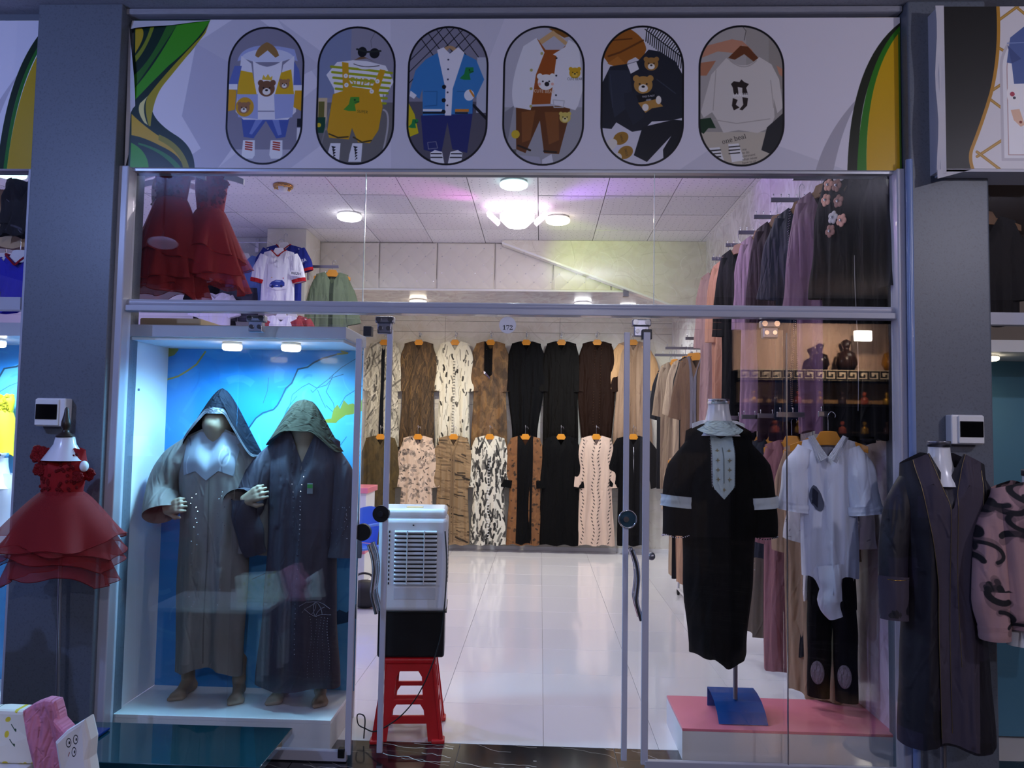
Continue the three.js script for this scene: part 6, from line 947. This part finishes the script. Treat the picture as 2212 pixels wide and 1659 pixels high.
// ---- desk, chair and bag seen past the display window
{
  const D = thing('desk', 'white desk with pink top behind the display window', 'desk', [-2.12, 0, -4.6]); part('top', rbox(0.6, 0.06, 0.5, 0.006, 0, 0.97, 0), M.pink, D); part('body', rbox(0.55, 0.94, 0.44, 0.004, 0, 0.47, 0), M.white, D); part('pink_kick', rbox(0.56, 0.12, 0.46, 0.004, 0, 0.36, 0), M.pink, D);
  const C = thing('plastic_chair', 'blue plastic chair in front of the pink desk', 'chair', [-1.88, 0, -4.0], null, -0.5), bl = phys(0x3f6fd8, 0.35);
  part('seat', rbox(0.42, 0.03, 0.4, 0.012, 0, 0.43, 0, 3), bl, C); part('backrest', grid(12, 12, (u, v) => [(u - 0.5) * 0.42 * (1 - 0.1 * (1 - v)), 0.45 + 0.37 * (1 - v) - 0.06 * (1 - v) * (2 * u - 1) ** 2, -0.2 - 0.07 * (1 - v) + 0.08 * (2 * u - 1) ** 2]), bl, C);
  for (const x of [-0.18, 0.18]) for (const z of [-0.18, 0.18]) part('leg', rod([x * 0.92, 0.43, z * 0.92], [x * 1.12, 0.0, z * 1.15], 0.018), bl, C);
  for (const x of [-0.2, 0.2]) part('armrest', tube([[x, 0.66, -0.2], [x * 1.08, 0.66, 0], [x * 1.08, 0.64, 0.15], [x, 0.45, 0.18]], 0.016), bl, C);
  const B = thing('handbag', 'black bag slumped on the white floor by the cooler', 'bag', [-1.58, 0, -3.25]); part('body', new THREE.SphereGeometry(0.17, 28, 18).scale(1.1, 0.75, 0.6).translate(0, 0.125, 0), std(0x101014, 0.55), B); part('handle', tube([[-0.1, 0.2, 0], [-0.06, 0.3, 0.01], [0.05, 0.3, 0.01], [0.1, 0.2, 0]], 0.01), M.black, B);
}
// ---- low glass topped plinth and folded clothes at the lower left
{
  const G = thing('glass_plinth', 'low plinth with a thick teal glass top before the display window', 'plinth', [0, 0, 0]);
  part('base', span(-3.0, -1.28, 0, 0.165, 0.16, 0.5), std(0x16202a, 0.5), G);
  part('glass_top', rbox(1.86, 0.03, 0.44, 0.004, -2.1, 0.183, 0.33), phys(0x16424c, 0.06, { clearcoat: 1 }), G);
  const T = thing('display_table', 'low white table at the lower left carrying folded clothes', 'table', [-2.08, 0, 1.25]); part('top', rbox(0.75, 0.03, 0.5, 0.006, 0, 0.475, 0), M.whiteGloss, T); for (const x of [-0.33, 0.33]) for (const z of [-0.2, 0.2]) part('leg', rbox(0.04, 0.46, 0.04, 0.006, x, 0.23, z), M.white, T);
  const pyjTex = canvasTexture(256, 256, (c, w, h) => { c.fillStyle = '#f1efe2'; c.fillRect(0, 0, w, h); const r = rng(402); for (let i = 0; i < 12; i++) { const x = r() * w, y = r() * h; c.fillStyle = '#e4d23c'; c.beginPath(); c.ellipse(x, y, 13, 9, r() * 3, 0, 7); c.fill(); c.strokeStyle = '#24402c'; c.lineWidth = 3; c.beginPath(); c.moveTo(x + 14, y + 18); c.lineTo(x + 34, y + 42); c.stroke(); c.fillStyle = '#2a5236'; c.beginPath(); c.ellipse(x + 36, y + 40, 8, 4, 0.9, 0, 7); c.fill(); } });
  const yb = 0.49, slab = (px, z, depth, scale) => { const pts = px.map(([x, y]) => { const p = at(x, y, 'z', z); return [p.x, Math.max(p.y, yb + 0.012)]; }), g = extrude(pts, depth, 0.012), p = g.attributes.position, uv = g.attributes.uv; for (let i = 0; i < p.count; i++) { uv.setXY(i, p.getX(i) / scale, p.getY(i) / scale); p.setZ(i, p.getZ(i) + z - depth + 0.008 * Math.sin(p.getX(i) * 40 + p.getY(i) * 22)); } g.computeVertexNormals(); return g; };
  const c1 = thing('pyjama_set', 'cream pyjamas with yellow flowers and a pink ruffle piled at the lower left', 'clothes', [0, 0, 0]);
  part('folded_body', slab([[-90, 1545], [0, 1541], [56, 1540], [68, 1590], [80, 1700], [-90, 1700]], 1.25, 0.05, 0.22), std(0xffffff, 0.85, { map: pyjTex }), c1);
  part('ruffle', slab([[60, 1538], [74, 1528], [100, 1518], [118, 1519], [124, 1542], [128, 1572], [134, 1610], [150, 1700], [82, 1700], [70, 1590]], 1.29, 0.035, 0.4), cloth(0xd98aa8, 0.85), c1, 'pink ruffled edge');
  part('ruffle_fold', slab([[124, 1562], [148, 1592], [136, 1612], [128, 1618]], 1.31, 0.05, 0.4), cloth(0xd07f9f, 0.85), c1);
  const faceTex = canvasTexture(256, 256, (c, w, h) => { c.fillStyle = '#f0eff2'; c.fillRect(0, 0, w, h); c.strokeStyle = '#2c2c34'; c.lineWidth = 4; for (const [x, y] of [[110, 80], [160, 68], [152, 116]]) { c.beginPath(); c.arc(x, y, 17, 0, 7); c.stroke(); c.fillStyle = '#2c2c34'; c.beginPath(); c.arc(x + 5, y, 6, 0, 7); c.fill(); } c.strokeStyle = '#8a2a30'; c.beginPath(); c.moveTo(118, 118); c.lineTo(108, 134); c.stroke(); c.fillStyle = '#2c2c34'; c.font = '92px sans-serif'; c.fillText('ن', 70, 224); });
  const c2 = thing('folded_tee', 'white folded tee with doodled eyes beside the pink ruffle', 't-shirt', [0, 0, 0]);
  const q0 = at(116, 1700, 'z', 1.345), q1 = at(192, 1560, 'z', 1.345), fg = slab([[132, 1602], [152, 1582], [180, 1563], [186, 1600], [184, 1640], [190, 1700], [136, 1700]], 1.34, 0.04, 1), fu = fg.attributes.uv, fp = fg.attributes.position;
  for (let i = 0; i < fp.count; i++) fu.setXY(i, (fp.getX(i) - q0.x) / (q1.x - q0.x), (fp.getY(i) - q0.y) / (q1.y - q0.y));
  part('folded_body', fg, std(0xffffff, 0.85, { map: faceTex }), c2);
}
// =====================================================================  NEIGHBOURING SHOPS
{ // left: same glass front, clothes and a second blue display
  pane('window_6', -4.2, -2.68, 2.284, 2.952, -0.01); pane('window_7', -4.2, -2.68, 0.05, 2.2, -0.01);
  struct('trim_11', span(-4.2, -2.68, 2.22, 2.285, -0.03, 0.03), M.frame); struct('trim_12', rbox(0.05, 2.97, 0.09, 0.008, -2.655, 1.483, -0.02), M.frame);
  struct('display_slab_left', span(-4.2, -2.69, 2.1, 2.17, -0.6, -0.1), M.frame); const m = struct('wall_display_back_left', span(-4.2, -2.69, 0, 2.1, -0.62, -0.6), M.white);
  part('mural', grid(1, 1, (u, v) => [lerp(-4.2, -2.69, u), lerp(2.1, 0.15, v), -0.598]), phys(0xffffff, 0.3, { map: muralTex, clearcoat: 0.7 }), m); struct('display_floor_left', span(-4.2, -2.69, 0, 0.15, -0.6, -0.12), M.white);
  struct('wall_display_divider', span(-2.69, -2.67, 0, 2.17, -0.62, -0.03), M.whiteGloss);
  drumLamp(-3.02, 2.1, -0.28, 0.05, 0.045, lampWarm, 0xbfe4ff, LIGHT.display, 'small round lamp in the left neighbouring blue display', 'lamps of the left display', 'display_lamp');
  drumLamp(at(20, 368, 'y', CEIL).x, CEIL, at(20, 368, 'y', CEIL).z, 0.13, 0.05, lampCool, 0xcfe0ff, LIGHT.ceiling, 'round lamp at the top of the left neighbouring window', 'round ceiling lamps of the shop');
  const P = (px, py, z) => { const p = at(px, py, 'z', z); return [p.x, p.y, z]; };
  const g = 'clothes in the left neighbouring window';
  tee('tan striped jumper high in the left neighbouring window', P(28, 408, -0.55), g, { mat: std(0xffffff, 0.85, { map: PR.stripeTan }), seed: 401, L: 0.36, w: 0.13, sl: 0.16, hang: false });
  robe({ name: 'kids_coat', category: 'coat', label: 'black coat with pale flecks high in the left neighbouring window', group: g, pos: P(55, 384, -0.42), mat: printed(PR.blackFleck), sw: 0.11, hw: 0.13, L: 0.34, t: 0.04, seed: 402, sl: [0.22, 0.05, 0.045, 0.1] });
  tee('violet blue tee with red collar in the left neighbouring window', P(44, 550, -0.5), g, { mat: cloth(0x3030b8), collar: cloth(0xb01030), seed: 403, L: 0.34, w: 0.1, sl: 0.14 });
  tee('slate blue tee behind the violet one in the left window', P(12, 556, -0.62), g, { mat: cloth(0x5a6aa8), seed: 404, L: 0.3, w: 0.1, sl: 0.14 });
  // yellow child dress and white torso in the blue display
  const f = bust('white child dress form in the left neighbouring blue display', [P(0, 1000, -0.4)[0], 0.15, -0.4], { neckY: 1.32, poleTo: 0.0, w: 0.12, h: 0.45, neckR: 0.045 });
  tulleDress('yellow child dress hanging in the left neighbouring display', P(5, 850, -0.5), g, { color: 0xd8c820, bodiceL: 0.14, bw: 0.07, o: 0.9, tiers: [[-0.1, -0.34, 0.06, 0.12, 6, 0.06]] });
  // child mannequin in ombre top and black skirt at the picture's edge
  const k = thing('child_mannequin', 'white child mannequin in violet ombre top at the left edge', 'mannequin', [-2.62, 0, 0.62]);
  const J = [[[0, 0.62, 0], [0, 0.8, 0], 0.085, 0.075], [[0, 0.8, 0], [0, 0.98, 0], 0.075, 0.09], [[-0.1, 1.02, 0], [0.1, 1.02, 0], 0.035, 0.035], [[0, 1.02, 0], [0, 1.12, 0], 0.045, 0.032], [[0.1, 1.02, 0], [0.14, 0.86, 0.0], 0.03, 0.025], [[0.14, 0.86, 0], [0.155, 0.7, 0.02], 0.024, 0.017], [[-0.1, 1.02, 0], [-0.14, 0.86, 0], 0.03, 0.025], [[-0.14, 0.86, 0], [-0.15, 0.7, 0.02], 0.024, 0.017], [[0.05, 0.6, 0], [0.055, 0.33, 0], 0.06, 0.042], [[0.055, 0.33, 0], [0.055, 0.07, -0.02], 0.042, 0.025], [[-0.05, 0.6, 0], [-0.055, 0.33, 0], 0.06, 0.042], [[-0.055, 0.33, 0], [-0.055, 0.07, -0.02], 0.042, 0.025]];
  part('body', merge([sdfMesh(J, [0, 0.6, 0], 0.62, 0.011, 0.03), sdfMesh(handBones([0.155, 0.7, 0.02], [0.05, -1, 0.15], [-1, 0, 0]), [0.16, 0.63, 0.03], 0.11, 0.003, 0.011), sdfMesh(footBones(0.055, 0.0, 0.1), [0.06, 0.1, 0.04], 0.15, 0.005, 0.014), sdfMesh(footBones(-0.055, 0.0, -0.1), [-0.06, 0.1, 0.04], 0.15, 0.005, 0.014)]), M.manWhite, k);
  const ombre = canvasTexture(64, 256, (c) => { const gr = c.createLinearGradient(0, 0, 0, 256); gr.addColorStop(0, '#e8e6f2'); gr.addColorStop(0.45, '#cfc6ea'); gr.addColorStop(1, '#5a3cb0'); c.fillStyle = gr; c.fillRect(0, 0, 64, 256); });
  const top = clothBody({ L: 0.34, W: [[0, 0.1], [0.3, 0.105], [1, 0.115]], T: [[0, 0.04], [0.3, 0.095], [1, 0.1]], nw: 0.05, dropF: 0.04, slope: 0.3, seed: 411, amp: 0.006, uvh: 0.34 });
  const tp = thing('child_shirt', 'white to violet dyed child shirt at the left edge', 'top', [-2.62, 1.045, 0.62]); part('body', top.g, std(0xffffff, 0.8, { map: ombre }), tp);
  const sk = thing('child_skirt', 'black child skirt with a lace side strip at the left edge', 'skirt', [-2.62, 0.72, 0.62]); const skb = clothBody({ L: 0.36, W: [[0, 0.1], [1, 0.15]], T: [[0, 0.095], [1, 0.13]], nw: 0.02, dropF: 0, dropB: 0, slope: 0, seed: 412, amp: 0.01 }); part('body', skb.g, cloth(0x08080a), sk); part('lace_strip', ribbon(skb, () => 0.085, (v) => 0.1, 0.05, 0.45, 0.004, 3), printed(PR.lace), sk);
}
{ // right: dark shop with one grey robe, and a patterned blouse on a form outside
  const x0 = 2.17, dark = std(0x9a8e84, 0.8);
  struct('trim_13', rbox(0.035, 2.97, 0.08, 0.006, x0 + 0.01, 1.483, -0.01), M.frame); struct('trim_14', span(x0, 3.6, 2.2, 2.26, -0.03, 0.03), M.frame);
  pane('window_8', x0 + 0.03, 3.6, 2.26, 2.92, 0); pane('window_9', x0 + 0.03, 3.6, 0.02, 2.2, 0);
  struct('wall_neighbour_back', span(1.95, 3.9, 0, 3.7, -1.35, -1.3), dark); struct('wall_neighbour_ceiling', span(1.95, 3.9, 2.99, 3.05, -1.3, -0.05), std(0x6d5238, 0.8)); struct('wall_neighbour_divider', span(3.6, 3.7, 0, 3.7, -1.3, 0.1), dark); 
  struct('display_slab_right', span(x0 + 0.03, 3.6, 2.08, 2.14, -0.6, -0.1), M.white); struct('wall_display_back_right', span(x0 + 0.03, 3.6, 0.0, 2.08, -0.62, -0.6), std(0x4b7f9c, 0.5));
  robe({ label: 'dark grey robe in the dim right neighbouring window', pos: [2.42, 2.86, -0.4], mat: cloth(0x2c2a2c), sw: 0.17, hw: 0.18, L: 0.6, seed: 421, sl: [0.4, 0.07, 0.07, 0.1] }); hanger(2.42, 2.86, -0.4, 'wooden hanger of the dark grey robe in the right neighbouring window', null, 0, M.woodDark, 0.07);
  drumLamp(2.36, 2.08, -0.3, 0.06, 0.03, lampWarm, 0xffe2b8, 0.35, 'warm round lamp under the right neighbouring display top', null, 'display_lamp');
  const X = 2.1, Z = 0.5, t = bust('white dress form with steel cap at the right edge', [X, 0, Z], { neckY: 1.515, capMat: M.steel, poleTo: 0.03, neckR: 0.05 }); part('base_plate', lathe([[0.001, 0.03], [0.12, 0.025], [0.15, 0], [0.001, 0]]), M.steel, t);
  const g = thing('blouse', 'dusty pink blouse with black swirls and a pale flower at the right edge', 'blouse', [X, 1.465, Z], null, -0.1), pm = printed(PR.camoPink, 0.8);
  const b = clothBody({ L: 0.6, W: [[0, 0.17], [0.15, 0.185], [0.6, 0.18], [0.92, 0.17], [1, 0.15]], T: [[0, 0.06], [0.15, 0.12], [0.9, 0.13], [1, 0.11]], nw: 0.065, dropF: 0.05, slope: 0.32, seed: 431, amp: 0.012, folds: 5 }); part('body', b.g, pm, g);
  for (const s of [-1, 1]) { const sl = part('sleeve', sleeve([[s * 0.12, -0.07, 0, 0.05, 0.055], [s * 0.175, -0.24, 0.01, 0.078, 0.07], [s * 0.19, -0.5, 0.03, 0.075, 0.065], [s * 0.185, -0.62, 0.04, 0.06, 0.055]], 433 + s, 0.05), pm, g); part('cuff', sleeve([[s * 0.186, -0.6, 0.04, 0.064, 0.058], [s * 0.185, -0.66, 0.04, 0.06, 0.055]], 435, 0.02, 5), pm, sl); }
  const fl = []; for (let k = 0; k < 6; k++) fl.push(new THREE.SphereGeometry(0.03, 12, 8).scale(0.75, 1.3, 0.2).translate(0, 0.035, 0).rotateZ(k * 1.047).translate(-0.02, -0.17, 0.135)); const flower = part('fabric_flower', merge(fl), cloth(0xc9b8b4), g); part('flower_centre', new THREE.SphereGeometry(0.012, 10, 8).translate(-0.02, -0.17, 0.145), M.silver, flower);
  part('drawstring', merge([tube([[-0.1, -0.6, 0.12], [-0.105, -0.66, 0.12], [-0.1, -0.72, 0.12]], 0.004), tube([[-0.09, -0.6, 0.12], [-0.085, -0.65, 0.12], [-0.09, -0.7, 0.12]], 0.004)]), cloth(0xa98588), g);
}
// =====================================================================  ACROSS THE CORRIDOR, behind the camera: the perfume shop mirrored in the glass
{
  const Z = 8.0, dark = std(0x0b0908, 0.4), tan = std(0xb08a60, 0.6);
  struct('wall_opposite', span(-8, 8, 0, 3.9, Z + 0.5, Z + 0.6), std(0x4a4648, 0.8));
  const cab = thing('perfume_cabinet', 'black perfume cabinet across the corridor behind the viewer', 'cabinet', [4.6, 0, Z + 0.3]);
  part('case', span(-1.6, 1.6, 0, 2.62, -0.05, 0.2), dark, cab);
  for (const y of [1.65, 2.1, 2.62]) { part('shelf', span(-1.58, 1.58, y - 0.02, y, -0.32, -0.05), dark, cab); }
  for (const [y0, y1] of [[2.12, 2.44], [1.67, 2.06]]) part('back_panel', span(-1.55, 1.55, y0, y1, -0.058, -0.05), y0 > 2 ? tan : std(0x2e2620, 0.6), cab);
  const keyTex = canvasTexture(1024, 64, (c) => { c.fillStyle = '#e8d8c0'; c.fillRect(0, 0, 1024, 64); c.strokeStyle = '#17120e'; c.lineWidth = 9; for (let x = 0; x < 1024; x += 51.2) { c.beginPath(); c.moveTo(x, 56); c.lineTo(x, 10); c.lineTo(x + 40, 10); c.lineTo(x + 40, 42); c.lineTo(x + 18, 42); c.lineTo(x + 18, 26); c.moveTo(x, 58); c.lineTo(x + 51, 58); c.stroke(); } });
  part('key_band', new THREE.PlaneGeometry(3.2, 0.16).rotateY(Math.PI).translate(0, 2.54, -0.34), std(0xffffff, 0.6, { map: keyTex }), cab);
  part('header', span(-1.6, 1.6, 2.62, 3.4, -0.02, 0.02), std(0xd9b8a4, 0.6), cab);
  const gb = 'perfume bottles on the opposite cabinet', bottle = lathe([[0.001, 0], [0.055, 0], [0.06, 0.02], [0.055, 0.1], [0.02, 0.12], [0.018, 0.14], [0.03, 0.145], [0.03, 0.19], [0.001, 0.2]], 16), bm = [std(0xc89a3a, 0.2, { metalness: 0.7 }), std(0x3a2a2c, 0.2), std(0xa04a30, 0.2)];
  for (const y of [1.65, 2.1]) for (let i = 0; i < 9; i++) { const b = thing('perfume_bottle', ['golden', 'dark', 'reddish'][(i + (y > 2 ? 0 : 1)) % 3] + ' perfume bottle on the ' + (y > 2 ? 'tan backed upper' : 'dark lower') + ' shelf of the opposite cabinet', 'bottle', [4.6 - 1.35 + i * 0.335, y, Z + 0.12], gb); part('flask', bottle, bm[(i + (y > 2 ? 0 : 1)) % 3], b); }
  [['dark round perfume flask on the opposite cabinet top', 4.25, 0x241a1c, 1.9], ['dark oval perfume flask on the opposite cabinet top', 4.65, 0x33221e, 2.2], ['amber perfume flask on the opposite cabinet top', 5.35, 0xb8791c, 2.2]].forEach(([l, x, col, s]) => { const b = thing('perfume_flask', l, 'bottle', [x, 2.62, Z + 0.1], 'large flasks on the opposite cabinet'); part('flask', lathe([[0.001, 0], [0.05, 0.0], [0.075, 0.05], [0.06, 0.12], [0.02, 0.14], [0.02, 0.16], [0.035, 0.2], [0.001, 0.22]], 20).scale(s, s, s), std(col, 0.2), b); });
  const lamp = thing('flood_lamp', 'bright flood lamp over the opposite perfume cabinet', 'lamp', [4.78, 3.12, Z - 0.2]); part('lamp_face', rbox(0.26, 0.16, 0.05, 0.02), new THREE.MeshStandardMaterial({ color: 0xffffff, emissive: 0xfff4e8, emissiveIntensity: 40 }), lamp); part('bracket', rod([0, 0, 0.02], [0, 0.0, 0.3], 0.015), M.black, lamp);
  const s = new THREE.SpotLight(0xffe2c4, 22, 0, 1.3, 0.6, 2); s.position.set(-0.3, 0.1, -0.6); s.target.position.set(-0.8, -0.9, 0.4); lamp.add(s, s.target);
  GLOBES.forEach(([x, y, z, color, power, label]) => { const t = thing('disc_lamp', label, 'disc lamp', [x, y, z]); part('lamp_diffuser', new THREE.SphereGeometry(0.11, 28, 20).scale(1.1, 0.45, 1.1), new THREE.MeshStandardMaterial({ color: 0xffffff, emissive: color, emissiveIntensity: 0.6 }), t); part('cord', rod([0, 0.045, 0], [0, 3.8 - y, 0], 0.006), M.black, t); part('canopy', cyl(0.05, 0.05, 0.02, 0, 3.79 - y, 0), M.black, t); });
}
scene.traverse((o) => { if (o.isMesh) { o.castShadow = true; o.receiveShadow = true; } if (o.isSpotLight || o.isPointLight) o.castShadow = true; });
renderer.render(scene, camera);
